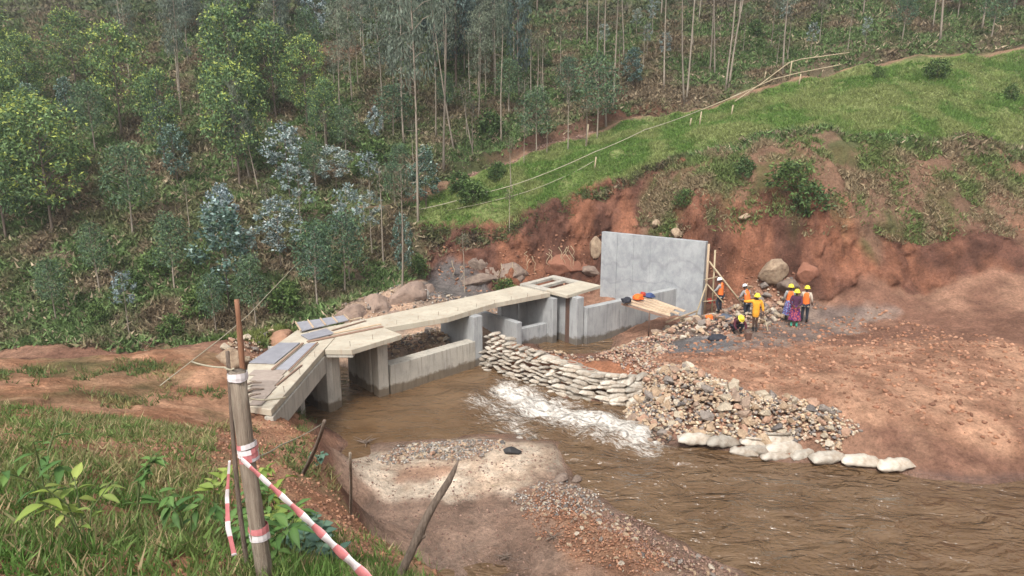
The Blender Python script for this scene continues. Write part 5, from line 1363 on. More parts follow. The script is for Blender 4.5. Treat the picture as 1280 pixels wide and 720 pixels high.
KINDS = {
 # H, trunk r, crown from, crown R, clumps, leaves, leaf L, W, droop, cols, tip, bark, shape
 'tall': dict(H=12, r=.085, c0=.42, R=1.45, nc=34, cr=.6, n=3000, L=.26, W=.07, droop=.8, cols=[(.15, .19, .145), (.2, .235, .18), (.105, .135, .1)], tip=None, bark='bark', shape='col'),
 'bare': dict(H=14, r=.1, c0=.78, R=1.1, nc=22, cr=.5, n=1300, L=.3, W=.08, droop=.8, cols=[(.11, .15, .1), (.14, .175, .125)], tip=None, bark='bark', shape='col'),
 'dark': dict(H=11, r=.12, c0=.25, R=1.7, nc=50, cr=.65, n=3800, L=.36, W=.1, droop=.9, cols=[(.09, .135, .12), (.12, .17, .15), (.06, .095, .085)], tip=None, bark='bark_dark', shape='col'),
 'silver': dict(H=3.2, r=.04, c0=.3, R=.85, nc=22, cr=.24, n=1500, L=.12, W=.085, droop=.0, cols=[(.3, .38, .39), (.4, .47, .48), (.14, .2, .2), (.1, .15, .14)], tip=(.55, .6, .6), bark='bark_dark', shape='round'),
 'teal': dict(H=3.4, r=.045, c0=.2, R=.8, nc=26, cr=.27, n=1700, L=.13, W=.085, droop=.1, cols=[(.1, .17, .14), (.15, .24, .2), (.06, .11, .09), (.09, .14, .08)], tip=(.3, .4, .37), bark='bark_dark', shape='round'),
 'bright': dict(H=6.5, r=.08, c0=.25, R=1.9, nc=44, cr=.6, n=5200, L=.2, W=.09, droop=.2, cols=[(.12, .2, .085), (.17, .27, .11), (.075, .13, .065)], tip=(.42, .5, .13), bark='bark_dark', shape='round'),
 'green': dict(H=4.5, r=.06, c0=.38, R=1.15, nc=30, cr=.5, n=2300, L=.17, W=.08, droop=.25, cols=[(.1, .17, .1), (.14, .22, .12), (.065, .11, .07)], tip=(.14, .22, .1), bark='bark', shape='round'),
 'pole': dict(H=5, r=.055, c0=.72, R=.55, nc=8, cr=.3, n=160, L=.24, W=.07, droop=.6, cols=[(.12, .14, .09), (.15, .13, .09)], tip=None, bark='bark', shape='col'),
 'sparse': dict(H=3.8, r=.04, c0=.5, R=.6, nc=12, cr=.24, n=380, L=.18, W=.11, droop=.1, cols=[(.24, .3, .29), (.16, .22, .2), (.33, .37, .35)], tip=None, bark='bark', shape='col'),
 'bush': dict(H=1.5, r=.03, c0=.1, R=.8, nc=16, cr=.38, n=1100, L=.2, W=.1, droop=.1, cols=[(.08, .14, .04), (.11, .18, .06), (.05, .09, .03)], tip=(.16, .24, .08), bark='bark_dark', shape='round'),
}
PROTO = {}
for ki, (kn, K) in enumerate(KINDS.items()):
    for vi in range(2 if kn in ('bush', 'pole', 'bright', 'dark') else 3):
        rs = np.random.RandomState(100 + ki * 7 + vi); r2 = random.Random(ki * 31 + vi)
        H = K['H']; mb = MB(); pts = []; lean = (r2.uniform(-.03, .03), r2.uniform(-.02, .02))
        for i in range(10):
            t = i / 9; pts.append(Vector((lean[0] * H * t + .05 * math.sin(t * 6 + ki + vi) * H / 8, lean[1] * H * t + .04 * math.cos(t * 5 + vi) * H / 8, -.4 + (H * .96 + .4) * t)))
        mb.tube(pts, [K['r'] * (1.15 if i == 0 else 1) * (1 - .78 * i / 9) for i in range(10)], 7, wob=.1, seed=ki)
        cen = []; rad = []
        for i in range(K['nc']):
            t = K['c0'] + (1 - K['c0']) * ((i + .5) / K['nc']) ** .9
            u = (t - K['c0']) / (1 - K['c0'])
            if K['shape'] == 'cone': R_ = K['R'] * (1 - .85 * u) * (.75 + .25 * min(1, u * 6))
            elif K['shape'] == 'round': R_ = K['R'] * math.sqrt(max(.05, 1 - (2 * u - .85) ** 2 * .8))
            else: R_ = K['R'] * (.55 + .45 * math.sin(math.pi * min(1, u * .9 + .1)))
            a = i * 2.4 + r2.uniform(-.5, .5); q_ = R_ * r2.uniform(.45, 1.0)
            ax = pts[min(9, int(t * 9))]
            c = Vector((ax.x + math.cos(a) * q_, ax.y + math.sin(a) * q_, H * t + r2.uniform(-.1, .1) * H * .1))
            cen.append(c); rad.append(K['cr'] * r2.uniform(.65, 1.2) * (1 if K['shape'] != 'cone' else (1.15 - .5 * u)))
            if i % 2 == 0 or K['shape'] != 'cone':
                z0 = max(.1, H * t - q_ * (.5 if K['droop'] < .5 else .3) - .1); st = pts[min(9, int(z0 / H * 9))].copy(); st.z = z0
                mb.tube([st, st.lerp(c, .5) + Vector((0, 0, .08 * q_)), c], [K['r'] * .28, K['r'] * .18, K['r'] * .07], 4)
        if kn in ('tall', 'bare', 'dark'):
            for i in range(10):      # dead lower twigs
                z0 = H * r2.uniform(.12, K['c0']); a = r2.uniform(0, 6.28); L = r2.uniform(.3, .9); ax = pts[min(9, int(z0 / H * 9))]
                mb.tube([(ax.x, ax.y, z0), (ax.x + math.cos(a) * L, ax.y + math.sin(a) * L, z0 + r2.uniform(-.1, .35))], [.02, .006], 4)
        tm = mb.mesh('trunk', M[K['bark']], True)
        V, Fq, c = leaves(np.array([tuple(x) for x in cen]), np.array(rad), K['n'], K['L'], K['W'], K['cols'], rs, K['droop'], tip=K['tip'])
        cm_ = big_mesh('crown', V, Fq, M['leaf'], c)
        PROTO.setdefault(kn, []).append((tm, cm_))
NAMES = {'tall': 'eucalyptus_tree', 'bare': 'eucalyptus_tree', 'dark': 'eucalyptus_tree', 'silver': 'blue_gum_sapling', 'teal': 'blue_gum_sapling', 'bright': 'broadleaf_tree', 'green': 'young_tree', 'pole': 'thin_tree', 'sparse': 'thin_tree', 'bush': 'shrub'}
CATS = {'silver': 'sapling', 'teal': 'sapling', 'bush': 'shrub'}
tr = random.Random(12)
def plant_tree(kind, xy, H, label=None, group=None, var=None, wide=1.0, lean=(0, 0)):
    K = KINDS[kind]; v = tr.randrange(len(PROTO[kind])) if var is None else var
    tm, cm_ = PROTO[kind][v % len(PROTO[kind])]
    s = H / K['H']
    o = empty(NAMES[kind], g3(xy, -.02), tr.uniform(0, 6.28), label, CATS.get(kind, 'tree'), group)
    o.rotation_euler = (lean[1] + tr.uniform(-.02, .02), lean[0] + tr.uniform(-.02, .02), 0)
    sx = s * wide
    tx = min(1.0, s) * (.9 if kind in ('tall', 'bare', 'dark') else 1)
    rz = tr.uniform(0, 6.28)
    ts = (max(s * .8, .7) if kind in ('tall', 'bare') else sx)
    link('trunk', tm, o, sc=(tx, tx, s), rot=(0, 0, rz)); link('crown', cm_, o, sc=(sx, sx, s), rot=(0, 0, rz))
    return o
# (kind, foot, height in m, label)
TREES = [
 # slender trunks right half
 ('bare', (6.54, 53.3), 10, 'slender trunk rising behind the round green tree crown above the footpath', 1),
 ('bare', (6.64, 47.92), 12, 'tall pale trunk standing on the path edge just right of the round green crown', 1),
 ('bare', (7.47, 49.94), 11, 'brownish trunk close behind the tall pale trunk on the path edge', .9),
 ('bare', (9.09, 56.44), 9, 'thin trunk far up the slope above the blue green sapling', .8),
 ('bare', (11.66, 52.54), 11, 'single straight trunk between the silvery sapling and the V-shaped pair', 1),
 ('bare', (12.49, 49.49), 12, 'left trunk of the V-shaped pair meeting at one foot above the footpath', 1),
 ('bare', (12.67, 49.49), 12.5, 'right trunk of the V-shaped pair meeting at one foot above the footpath', 1),
 ('bare', (16.54, 61.79), 9, 'thin trunk highest on the slope right of the V-shaped pair', .8),
 ('bare', (15.41, 53.67), 10, 'left of two thin trunks standing close together right of the V-shaped pair', .7),
 ('bare', (15.53, 52.91), 10, 'right of two thin trunks standing close together right of the V-shaped pair', .7),
 ('bare', (15.67, 50.02), 12, 'straight member of the thick trunk pair nearest the right bushes', 1),
 ('bare', (15.85, 50.03), 12.5, 'slanting member of the thick trunk pair nearest the right bushes', 1),
 ('tall', (19.73, 50.01), 11, 'trunk with dark green crown near the upper right corner by the stakes', 1),
 ('pole', (18.25, 54.73), 3.5, 'short thin stem left of the dark ditch at the upper right', 1),
 # left and centre trunks
 ('tall', (-5.56, 39.12), 19, 'very tall lone pale trunk where the long rope line begins', .75),
 ('bare', (-4.37, 43.15), 14, 'tall thin trunk standing just right of the blue green sapling near the path', .8),
 ('bare', (-4.03, 46.31), 11, 'leaning thin trunk in the middle of the wooded slope', .8),
 ('pole', (-2.78, 46.58), 4.5, 'left leaning thin stem uphill of the path bend', 1.1),
 ('pole', (-3.19, 47.88), 4, 'short thin stem beside the leaning one uphill of the path bend', 1.1),
 ('bare', (-5.42, 48.1), 10, 'reddish thin trunk left of the leaning one in mid slope', .7),
 ('bare', (-0.73, 46.96), 9, 'thin trunk just behind the small bright green bush', .7),
 ('tall', (-5.04, 51.71), 9.5, 'trunk rising into the dark hanging crowns at top centre', .9),
 ('dark', (-4.3, 53.25), 11, 'dense dark blue green hanging crown at the top centre of the photograph', 1),
 ('dark', (-6.04, 54.57), 10, 'dark hanging crown left of the densest one at top centre', .95),
 ('tall', (-2.65, 52.45), 8.5, 'first of four thin trunks above the dark hollow right of centre', .8),
 ('pole', (-3.19, 52.22), 5, 'pale short stem left of the four thin trunks above the dark hollow', 1),
 ('tall', (-1.97, 52.55), 8.5, 'second of four thin trunks above the dark hollow right of centre', .8),
 ('tall', (-1.35, 52.5), 8.5, 'third of four thin trunks above the dark hollow right of centre', .8),
 ('dark', (0.49, 52.79), 9, 'pale green drooping crown in the upper middle above the thin stems', .7),
 ('pole', (1.47, 52.36), 5, 'leftmost of three short thin stems above the brown cut bank', .9),
 ('pole', (1.96, 52.16), 5, 'middle of three short thin stems above the brown cut bank', .9),
 ('pole', (2.44, 51.93), 5, 'rightmost of three short thin stems above the brown cut bank', .9),
 ('green', (4.15, 51.09), 3.6, 'small fresh green tree left of the round crown above the brown bank', 1),
 ('green', (5.81, 46.05), 5.4, 'round green crown on a thin trunk beside the footpath', 1.05),
 ('pole', (3.63, 44), 4.2, 'thin stem growing at the edge of the footpath between the green trees', .8),
 ('pole', (4.9, 44.59), 3.2, 'short stem on the footpath left of the round green crown', .9),
 ('pole', (6.69, 47.81), 2.5, 'stub of a stem right against the tall pale trunk', .9),
 ('green', (1.6, 44.44), 4.0, 'leafy dull green tree on several thin stems beside the footpath', 1.15),
 ('pole', (2.29, 44.41), 3.0, 'thin stem under the dull green tree beside the footpath', .8),
 ('pole', (0.78, 43.16), 2.6, 'thin stem left of the dull green tree beside the footpath', .8),
 ('teal', (9.4, 52.94), 2.9, 'silvery blue green sapling standing alone on open slope at upper right', 1.25),
 ('sparse', (11.98, 59.49), 2.8, 'thin silvery saplings near the top left of the single straight trunk', 1.1),
 ('sparse', (10.56, 59.17), 2.4, 'little pale sapling above the silvery blue green one', 1.1),
 ('silver', (-13.3, 39.45), 4.2, 'large silvery white blue sapling left of centre in the wood', 1.15),
 ('silver', (-10.76, 40.57), 2.6, 'wide silvery sapling right of the large silvery white one', 1.7),
 ('teal', (-5.23, 40.11), 3.6, 'dark blue green conical sapling beside the very tall lone trunk', 1.05),
 ('teal', (-6.14, 40.01), 2.4, 'smaller blue green sapling touching the lone tall trunk on its left', 1),
 ('green', (-7.04, 39.54), 2.6, 'light green young tree left of the blue green conical sapling', 1.1),
 ('sparse', (-8.66, 40.25), 2.9, 'thin greyish sapling between silvery and light green ones', 1.4),
 ('silver', (-12.1, 33.79), 3.6, 'ragged whitish blue sapling above the left end of the bridge', 1.25),
 ('teal', (-9.92, 32.65), 2.7, 'round blue green sapling above the ribbed formwork panel', .95),
 ('teal', (-13.53, 30.39), 5.0, 'tall blue green sapling at the left photo edge above the leaning pole', 1.25),
 ('silver', (-14.96, 33.76), 4.0, 'silvery sapling at the very left photo edge', .9),
 ('teal', (-5.86, 34.49), 3.6, 'narrow blue green sapling above the rock slabs', .62),
 ('sparse', (-8.53, 33.65), 5.0, 'thin trunk with small grey crown above the rock slabs', .9),
 ('sparse', (-7.82, 36.3), 3.6, 'thin grey green sapling right of the one with the small grey crown', 1.1),
 ('pole', (-7.14, 35.96), 5.5, 'pale bending trunk left of the narrow blue green sapling', .9),
 ('pole', (-5.27, 30.69), 6.0, 'straight pale stem in front of the narrow blue green sapling', .8),
 ('sparse', (-11.73, 36.11), 4.0, 'thin sapling behind the ragged whitish blue one', 1.2),
 ('bright', (-16.54, 40.26), 7.0, 'bushy tree with yellow green top low at the left photo edge', .9),
 ('bright', (-18.98, 45.93), 8.0, 'yellow green broadleaf tree second lowest at the left photo edge', .9),
 ('bright', (-20.17, 51.41), 8.5, 'big yellow green broadleaf tree high at the left photo edge', 1),
 ('bright', (-16.66, 47.78), 6.2, 'broad fresh green tree right of the left edge trees', .95),
 ('bright', (-14.16, 46.79), 5.8, 'green tree with yellowish crown tip in the left middle of the wood', .85),
 ('bright', (-12.23, 44.25), 4.5, 'pale yellow green small tree beneath the reddish clearing', .75),
 ('tall', (-15.25, 39.73), 6.5, 'curved brownish trunk in front of the bushy left edge tree', .7),
 ('green', (-16.18, 40.9), 4.6, 'dark green young tree behind the curved brownish trunk', 1),
 ('green', (-15.72, 53.5), 5.2, 'narrow dark green tree above the reddish clearing', .8),
 ('dark', (-18.76, 55.78), 8, 'dark blue green crown at the top left above the broad fresh green tree', .9),
 ('silver', (-16.27, 58.24), 4.4, 'white blue crown at the top edge above the reddish clearing', .9),
 ('tall', (-12.66, 58.3), 8, 'thin trunk at the top right of the reddish clearing', .8),
 ('tall', (-9.11, 48.04), 11, 'grey green drooping crown left of top centre', 1.1),
 ('tall', (-7.53, 46.91), 11.5, 'second grey green drooping crown left of top centre', 1.1),
 ('tall', (-7.76, 52.14), 10, 'pale trunk with light grey bark patches left of top centre', .9),
 ('green', (-8.31, 47.26), 3.6, 'dark green low tree in the left middle of the slope', 1.3),
 ('silver', (-9.43, 46.34), 2.6, 'small white blue sapling in mid slope left of centre', .8),
 ('sparse', (-9.15, 52.83), 3.5, 'small pale blue sapling high up left of centre', .8),
 ('bush', (-1.58, 47.39), 1.7, 'small bright green bush in mid slope right of centre', 1),
 ('bush', (-3.24, 41.11), 1.2, 'green shrub just below the start of the red footpath', 1.2),
 ('bush', (-2.35, 40.17), 1.2, 'low dark shrub on the slope below the red footpath', 1.3),
 ('bush', (9.44, 36.05), .9, 'small green shrub on the ledge above the tall wall', 1),
 ('bush', (12.49, 35.72), 1.1, 'dark bluish shrub above the red cut on the right', .9),
 ('bush', (14.27, 34.21), 1.4, 'yellow green shrub at the right photo edge above the cut', 1.3),
 ('bush', (-8.97, 44.01), 1.5, 'fresh green shrub below the small white blue sapling', 1.2),
 ('bush', (15.02, 33.25), 1.5, 'green shrub hanging over the right end of the red cut', 1),
 ('green', (-10.92, 44.03), 3.2, 'green young tree left of the fresh green shrub in mid slope', 1),
 ('green', (-11.95, 40.29), 3.0, 'yellowish green young tree between the two silvery saplings', .9),
]
for i, (k, xy, H, lb, wd) in enumerate(TREES):
    ln = (0, 0)
    if 'left trunk of the V' in lb: ln = (-.09, 0)
    if 'right trunk of the V' in lb: ln = (.03, 0)
    if 'slanting member' in lb: ln = (.09, 0)
    if 'leaning thin trunk' in lb: ln = (-.12, 0)
    if 'curved brownish' in lb: ln = (-.1, 0)
    if 'left leaning thin stem' in lb: ln = (-.15, 0)
    plant_tree(k, xy, H, lb, None, i, wd, ln)
# the rest of the wood, outside the named ones
taken = [t[1] for t in TREES]
def ok(x, y, dmin):
    for a in taken:
        if (a[0] - x) ** 2 + (a[1] - y) ** 2 < dmin * dmin: return False
    return True
BG = {'tall': ('tall grey green eucalyptus in the dense wood on the upper slope', 'tall eucalyptus of the upper wood'), 'bare': ('thin bare eucalyptus trunk in the upper wood', 'bare trunks of the upper wood'),
      'dark': ('dark crowned tree in the wood on the upper slope', 'dark crowned trees of the upper wood'), 'pole': ('thin stem standing in the undergrowth of the slope', 'thin stems in the undergrowth'),
      'green': ('green young tree in the undergrowth of the slope', 'green young trees in the undergrowth'), 'teal': ('small blue green sapling in the undergrowth of the slope', 'blue green saplings in the undergrowth'),
      'bright': ('broad green tree of the wood beyond the left photo edge', 'broad green trees on the left'), 'sparse': ('thin pale sapling in the undergrowth of the slope', 'pale saplings in the undergrowth'), 'bush': ('green shrub in the undergrowth of the slope', 'shrubs in the undergrowth')}
FILLED = []
def fill(n, x0, x1, y0, y1, kinds, dmin, cond=None, hs=(.75, 1.1)):
    c = 0; t = 0
    while c < n and t < n * 30:
        t += 1
        x = tr.uniform(x0, x1); y = tr.uniform(y0, y1)
        if not ok(x, y, dmin) or (cond and not cond(x, y)): continue
        d, _, sd1 = seg_dist(np.array([x]), np.array([y]), PATH)
        if d[0] < 1.0: continue
        k = tr.choice(kinds); taken.append((x, y)); c += 1
        FILLED.append((k, x / y, y, plant_tree(k, (x, y), KINDS[k]['H'] * tr.uniform(*hs), None, BG[k][1], None, tr.uniform(.8, 1.1))))
# where a point falls across the frame, as a bearing from the valley mouth
br_ = lambda x, y: x / y
fill(30, -9, 30, 58, 72, ['tall', 'bare', 'tall', 'tall', 'dark'], 2.2, None, (.7, .95))
fill(28, -34, -4, 50, 72, ['tall', 'dark', 'tall', 'bare', 'green'], 2.2, None, (.6, .9))
fill(26, -24, 2, 46, 58, ['tall', 'pole', 'green', 'pole', 'tall'], 1.7, lambda x, y: abs(br_(x, y) + .3) > .035, (.6, .9))
fill(16, -22, -8, 28.3, 33, ['bush', 'green', 'bush', 'sparse'], 1.2, None, (.6, .9))
fill(18, -18, 0, 35, 46, ['pole', 'sparse', 'pole', 'green', 'pole', 'bush'], 1.5, lambda x, y: y > 34 - .35 * x * .5 - 2, (.5, .8))
fill(20, 0, 26, 50, 58, ['pole', 'pole', 'pole', 'sparse', 'bush'], 1.5, None, (.6, .85))
fill(38, -46, -18, 32, 52, ['bright', 'bright', 'green', 'teal', 'bright'], 2.0, lambda x, y: br_(x, y) < -.455, (.8, 1.1))
fill(22, -52, 50, 72, 86, ['tall', 'dark', 'tall'], 2.6, None, (.7, 1))
fill(26, 22, 50, 50, 66, ['tall', 'bare', 'green', 'dark'], 2.4, None, (.7, 1))
fill(3, 18, 34, 42, 47, ['bush'], 2, None, (.5, .8))

ORD = 'first second third fourth fifth sixth seventh eighth ninth tenth eleventh twelfth thirteenth fourteenth fifteenth sixteenth seventeenth eighteenth nineteenth twentieth'.split()
SHORT = {'tall': 'grey green eucalyptus', 'bare': 'bare eucalyptus trunk', 'dark': 'dark crowned tree', 'pole': 'thin stem', 'green': 'green young tree', 'teal': 'blue green sapling', 'bright': 'broad green tree', 'sparse': 'thin pale sapling', 'bush': 'green shrub'}
BANDS = [(0, 38, 'at the foot of the slope'), (38, 44, 'low on the slope'), (44, 50, 'partway up the slope'), (50, 56, 'in the middle of the slope'), (56, 62, 'high on the slope'), (62, 67, 'near the top of the view'), (67, 76, 'in the topmost visible row'), (76, 200, 'beyond the topmost visible row')]
for k in SHORT:
    for lo_, hi_, bn in BANDS:
        for side, sa, sb in (('left', -9, -.12), ('right', -.12, 9)):
            L_ = sorted([f for f in FILLED if f[0] == k and lo_ <= f[2] < hi_ and sa <= f[1] < sb], key=lambda f: f[1])
            for i, f in enumerate(L_):
                f[3]['label'] = '%s %s from the left, %s, %s half' % (ORD[min(i, 19)], SHORT[k], bn, side)

# ------------------------------------------------------------------ undergrowth, grass
def tufts(name, label, P, L, W, cols, rs, blades=5, spread=.9, up=.6, mat='litter'):
    n = len(P); N = n * blades
    c0 = np.repeat(P, blades, 0)
    a = rs.normal(0, spread, (N, 3)); a[:, 2] = np.abs(a[:, 2]) * .5 + up
    a /= np.linalg.norm(a, axis=1)[:, None]
    b = np.cross(a, rs.normal(0, 1, (N, 3))); b /= np.linalg.norm(b, axis=1)[:, None]
    Ls = np.repeat(L * np.ones(n), blades)[:, None] * rs.uniform(.5, 1.3, (N, 1)); Ws = np.repeat(W * np.ones(n), blades)[:, None] * rs.uniform(.6, 1.3, (N, 1))
    st = c0 + rs.normal(0, 1, (N, 3)) * np.array([.5, .5, .12]) * Ls * .8
    V = np.stack([st - b * Ws / 2, st + b * Ws / 2, st + a * Ls], 1).reshape(-1, 3)
    c = np.repeat(cols, blades, 0) * rs.uniform(.65, 1.4, (N, 1))
    o = link(name, big_mesh(name, V, np.arange(3 * N).reshape(N, 3), M[mat], np.repeat(c, 3, 0)))
    return tag(o, label, kind='stuff')
def pick(x, y, A, B, s, seed, lo=-.25, hi=.25, st=1.0):
    t = smooth(lo, hi, fbm(x, y * st, s, 3, seed))[:, None]
    return np.array(A)[None] * (1 - t) + np.array(B)[None] * t
rs = np.random.RandomState(77)
def sample(n, x0, x1, y0, y1, cond):
    out = []; tot = 0
    while tot < n:
        x = rs.uniform(x0, x1, n * 2); y = rs.uniform(y0, y1, n * 2); m = cond(x, y)
        out.append(np.stack([x[m], y[m]], 1)); tot += m.sum()
    return np.concatenate(out)[:n]
foot = lambda x: np.interp(x, [-60, -24, -12, -8, -4.6, 0, 5, 9.5, 15, 28, 60], [28.6, 27.4, 27.3, 28.4, 37.6, 38.6, 39, 39, 38, 36, 36])
def hcond(x, y):
    d, _, sdx = seg_dist(x, y, PATH); bare = ((d < .55) & (x > -10)) | ((d < 1.15) & (sdx > 0) & (x > -4) & (x < 8) & (rs.rand(len(x)) < .85)) | ((d < .7) & (x > -4) & (x < 9))
    gp = inpoly(x, y, [p[:2] for p in grassp]) > -.2
    so_ = inpoly(x, y, [(-16.64, 56.33), (-16.45, 59.54), (-13.13, 61.9), (-12.84, 58.54), (-14.27, 55.92), (-15.04, 53.78)]) > 0
    return (y > foot(x) + fbm(x, y, 1.2, 2, 5) * .6) & ~bare & ~gp & ~(so_ & (rs.rand(len(x)) < .8)) & (rs.rand(len(x)) < .5 + .9 * (fbm(x, y * 1.6, 1.4, 3, 88) + .25)) & (np.abs(x) < y * .86)
Q = sample(84000, -45, 48, 27, 64, hcond)
zz = gzv(Q[:, 0], Q[:, 1])
cc = pick(Q[:, 0], Q[:, 1], (.17, .13, .085), (.105, .165, .06), 2.3, 31, -.35, .15)
cc = cc * (.8 + .5 * rs.rand(len(Q), 1))
dead = rs.rand(len(Q)) < .12; cc[dead] = (.33, .27, .19)
tufts('undergrowth', 'brown and green undergrowth covering the wooded slope', np.stack([Q[:, 0], Q[:, 1], zz], 1), .34, .12, cc, rs, 5, 1.0, .5)
Q = sample(30000, -56, 56, 60, 90, lambda x, y: (np.abs(x) < y * .86))
tufts('upper_undergrowth', 'undergrowth high on the wooded slope', np.stack([Q[:, 0], Q[:, 1], gzv(Q[:, 0], Q[:, 1])], 1), .5, .18, pick(Q[:, 0], Q[:, 1], (.15, .12, .085), (.095, .13, .06), 2.6, 33), rs, 4, 1.0, .5)
# grass slope
def gcond(x, y):
    return (inpoly(x + fbm(x, y, 1.2, 2, 4) * .7, y, [p[:2] for p in grassp]) > -.1) & (rs.rand(len(x)) < .75 + 1.0 * fbm(x, y * 1.5, 1.3, 3, 90)) & (seg_dist(x, y, PATH)[0] > .7)
Q = sample(42000, -6, 40, 37.5, 51, gcond)
cc = pick(Q[:, 0], Q[:, 1], (.14, .24, .055), (.26, .3, .11), 1.5, 41)
tufts('slope_grass', 'green grass on the slope above the red cut', np.stack([Q[:, 0], Q[:, 1], gzv(Q[:, 0], Q[:, 1])], 1), .2, .05, cc, rs, 5, .7, .7, 'grass')
# mixed growth on the upper right of the cut, and a fringe on its lip
upoly = [(8.72, 35.8, 5.42), (11.12, 35, 4.95), (13.33, 34.2, 5.59), (14.99, 33, 4.59), (26.14, 33, 3.36), (28.36, 37, 8.03), (16.49, 38.6, 9.55), (12.24, 39.4, 8.41), (8.86, 38.8, 7.29), (7.28, 37.5, 5.78)]
Q = sample(10000, 6, 34, 32, 40, lambda x, y: (inpoly(x, y, [p[:2] for p in upoly]) > -.2) & (rs.rand(len(x)) < .45 + 1.6 * fbm(x, y * 1.3, 1.2, 3, 95)))
tufts('cut_vegetation', 'ragged weeds over the upper right of the red cut', np.stack([Q[:, 0], Q[:, 1], gzv(Q[:, 0], Q[:, 1])], 1), .26, .07, pick(Q[:, 0], Q[:, 1], (.24, .19, .12), (.13, .18, .06), 1.2, 71), rs, 5, .9, .6)
lip = [(-5.3, 38.5, 3.52), (-3.79, 38.5, 3.52), (-1.89, 38.5, 3.62), (0, 38.4, 3.77), (1.89, 38.6, 4.6), (3.77, 38.8, 5.43), (5.66, 39, 6.2), (7.55, 39.2, 7.03), (9.96, 39.6, 7.99)]
Q = sample(1500, -6, 12, 37, 41, lambda x, y: seg_dist(x, y, lip)[0] < .3)
tufts('lip_fringe', 'dark roots and grass overhanging the lip of the cut', np.stack([Q[:, 0], Q[:, 1], gzv(Q[:, 0], Q[:, 1])], 1), .3, .05, pick(Q[:, 0], Q[:, 1], (.08, .06, .04), (.11, .13, .05), .8, 72), rs, 5, 1.0, .1)
# weeds by the left bank rocks
Q = sample(2600, -11, -7.2, 22.5, 28.5, lambda x, y: (x < -7.6 - .0 * y) & (gzv(x, y) > .6) & (rs.rand(len(x)) < .5))
tufts('bank_weeds', 'yellow green weeds behind the deck at the left', np.stack([Q[:, 0], Q[:, 1], gzv(Q[:, 0], Q[:, 1])], 1), .22, .06, pick(Q[:, 0], Q[:, 1], (.2, .22, .06), (.1, .15, .04), .8, 73), rs, 6, .8, .6, 'grass')
# near bank grass
bank_in = lambda x, y: x < np.interp(y, [2, 3, 5, 6.5, 8.5, 10.5, 13, 15, 18], [6, 3.5, 1.7, -.35, -1.6, -2.7, -4.0, -5.0, -6.1])
def ncond(x, y):
    edge = np.interp(y, [3, 5, 6.5, 8.5, 10.5, 13, 15, 18], [3.5, 1.9, -.25, -1.5, -2.6, -3.9, -4.9, -6.0]) - x
    lowleft = smooth(7.4, 5.2, y) * smooth(.8, 0, x + 1.2)
    p = .0 + .9 * np.exp(-((edge - .12) / .22) ** 2) * (y < 10.5) + .8 * lowleft + .9 * (fbm(x, y, 1.0, 3, 64) - .12) * (y < 8)
    return bank_in(x, y) & (rs.rand(len(x)) < p) & (edge > -.05)
Q = sample(6500, -9, 2.5, 3.0, 10, ncond)
cc = pick(Q[:, 0], Q[:, 1], (.1, .19, .045), (.16, .21, .07), .8, 81)
dead = rs.rand(len(Q)) < .15; cc[dead] = (.33, .27, .16)
tufts('bank_grass', 'grass and weeds on the near bank', np.stack([Q[:, 0], Q[:, 1], gzv(Q[:, 0], Q[:, 1])], 1), .12, .014, cc, rs, 9, .6, .9, 'grass')
Q = sample(900, -14, -3.5, 9, 19, lambda x, y: bank_in(x, y) & (rs.rand(len(x)) < -.1 + .7 * fbm(x, y, 1.3, 3, 66) + .35 * np.exp(-((np.interp(y, [8.5, 10.5, 13, 15, 18], [-1.6, -2.7, -4.0, -5.0, -6.1]) - x) / .35) ** 2)))
tufts('bank_weeds_far', 'dry weeds on the red bank below the bridge', np.stack([Q[:, 0], Q[:, 1], gzv(Q[:, 0], Q[:, 1])], 1), .17, .03, pick(Q[:, 0], Q[:, 1], (.24, .22, .1), (.1, .15, .05), .9, 82), rs, 7, .7, .8, 'grass')
# left of the picture the bank is overgrown
Q = sample(6000, -12, -2.2, 3, 12, lambda x, y: (x < -.47 * y - .25) & (rs.rand(len(x)) < .55 + fbm(x, y, 1.3, 3, 67)))
cc = pick(Q[:, 0], Q[:, 1], (.12, .19, .055), (.2, .2, .09), .9, 83)
dead = rs.rand(len(Q)) < .25; cc[dead] = (.36, .29, .17)
tufts('left_bank_grass', 'grass on the bank left of the fence post', np.stack([Q[:, 0], Q[:, 1], gzv(Q[:, 0], Q[:, 1])], 1), .14, .02, cc, rs, 8, .8, .7, 'grass')

# leafy plants on the near bank, every leaf its own piece
def leaf_mesh(L, W, fold, droop, col3, seed):
    v = []; f = []
    prof = [0, .55, .95, 1.0, .75, .38, .0]
    for i, p in enumerate(prof):
        t = i / (len(prof) - 1); x = t * L; z = -droop * L * t * t
        for s in (-1, 0, 1): v.append((x, s * p * W / 2, z + abs(s) * p * W * fold))
    for i in range(len(prof) - 1):
        for s in (0, 1): f.append((3 * i + s, 3 * i + s + 1, 3 * i + s + 4, 3 * i + s + 3))
    me = MB().add(v, f).mesh('leaf', M['leaf'], True)
    a = me.color_attributes.new('Col', 'FLOAT_COLOR', 'POINT')
    for i, p in enumerate(a.data):
        k = 1.25 if i % 3 == 1 else 1.0
        p.color = (col3[0] * k, col3[1] * k, col3[2] * k, 1)
    return me
LM = {'yellow': [leaf_mesh(.14, .065, .25, .35, (.2, .27, .06), 1), leaf_mesh(.12, .05, .2, .2, (.26, .32, .09), 2)], 'blue': [leaf_mesh(.1, .085, .15, .25, (.1, .17, .12), 3), leaf_mesh(.085, .07, .2, .1, (.13, .21, .15), 4)], 'green': [leaf_mesh(.15, .05, .2, .45, (.08, .16, .045), 5), leaf_mesh(.11, .045, .25, .2, (.12, .21, .06), 6)]}
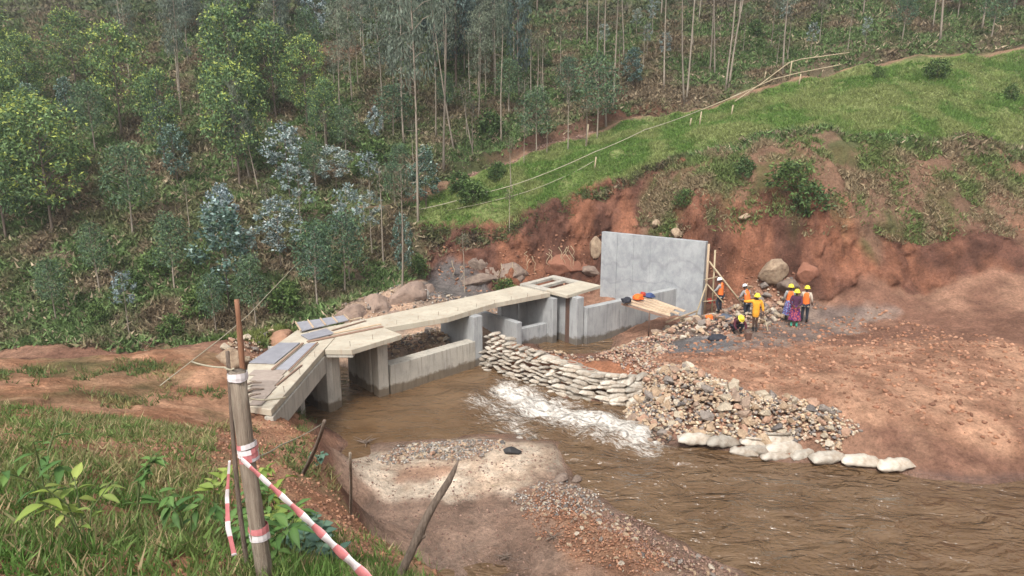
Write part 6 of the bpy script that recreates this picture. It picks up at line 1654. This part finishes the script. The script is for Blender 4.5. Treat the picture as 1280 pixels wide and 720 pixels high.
PL = [('yellow', (-2.99, 6.96), .5, 'yellow green leafy plant just right of the thick post'), ('yellow', (-2.55, 6.41), .42, 'yellow green leafy plant under the striped tape, left of the brown patch'), ('green', (-2.31, 5.52), .45, 'darker green leafy plant below the yellow green ones'),
 ('yellow', (-2.14, 5.62), .4, 'yellow green plant in the middle of the leafy clump'), ('green', (-2.01, 4.51), .5, 'green plant beside the foot of the thick post'), ('blue', (-2.04, 5.83), .32, 'bluish leaved plant highest under the tape'), ('blue', (-1.8, 5.48), .32, 'bluish leaved plant in the middle of the bluish patch'),
 ('blue', (-1.71, 4.89), .34, 'bluish leaved plant at the bottom edge of the bluish patch'), ('blue', (-1.61, 5.24), .3, 'bluish leaved plant nearest the striped tape'), ('green', (-1.8, 4.5), .5, 'long leaved green plant at the bottom edge between post and bluish leaves'), ('blue', (-1.92, 5.19), .3, 'bluish leaved plant leftmost of the bluish patch'),
 ('green', (-2.78, 6.35), .35, 'small green plant on the red soil right of the tape knot'), ('blue', (-3.91, 11.92), .55, 'grey green leafy weed beside the forked stick'), ('green', (-1.64, 3.99), .5, 'green plant cut by the bottom edge of the photograph'), ('green', (-2.2, 4.63), .5, 'green plant behind the lower part of the thick post'),
 ('yellow', (-2.8, 5.55), .5, 'yellow green plant left of the dark stick'), ('green', (-2.53, 4.54), .6, 'leafy green plant left of the photographed strip near the bottom'), ('green', (-3.35, 5.24), .7, 'broad leafy plant on the bank further left'), ('yellow', (-2.82, 3.85), .6, 'pale leafy plant far left on the near bank'), ('green', (-3.76, 4.78), .8, 'tall leafy plant at the far left of the bank')]
for i, (k, xy, h, lb) in enumerate(PL):
    r2 = random.Random(i + 40)
    o = empty('leafy_plant', g3(xy), 0, lb, 'plant')
    mb = MB(); stems = []
    for s in range(4):
        a = r2.uniform(0, 6.28); t_ = Vector((math.cos(a) * h * .35, math.sin(a) * h * .35, h * r2.uniform(.6, 1)))
        mid = Vector((t_.x * .3, t_.y * .3, t_.z * .6)); mb.tube([(0, 0, -.03), mid, t_], [.007, .005, .003], 5); stems.append((mid, t_))
    MBm = mb.mesh('stem', simple('green_stem', (.14, .18, .07), (.1, .13, .05), 6, .7, 0) if 'green_stem' not in bpy.data.materials else bpy.data.materials['green_stem'])
    link('stem', MBm, o)
    for j in range(26):
        m0, t0 = stems[j % 4]; u = r2.random(); p = m0.lerp(t0, u) if u > .15 else m0 * r2.uniform(.3, 1)
        s = r2.uniform(.7, 1.35)
        link('leaf', LM[k][r2.randrange(2)], o, p, (r2.uniform(-.4, .4), r2.uniform(-.6, .4), r2.uniform(0, 6.28)), (s, s, s))


# ------------------------------------------------------------------ thin haze in the valley air
mb = MB(); mb.box((0, 62, 40), (290, 160, 85))
hm = bpy.data.materials.new('haze_air'); hm.use_nodes = True
hn = hm.node_tree; hn.nodes.clear()
ho = hn.nodes.new('ShaderNodeOutputMaterial'); hv = hn.nodes.new('ShaderNodeVolumePrincipled')
hv.inputs['Color'].default_value = (.92, .95, 1, 1); hv.inputs['Density'].default_value = .0008; hv.inputs['Anisotropy'].default_value = .2
hn.links.new(hv.outputs[0], ho.inputs['Volume'])
hz = mb.build('haze', hm); tag(hz, 'thin haze filling the valley', kind='stuff')
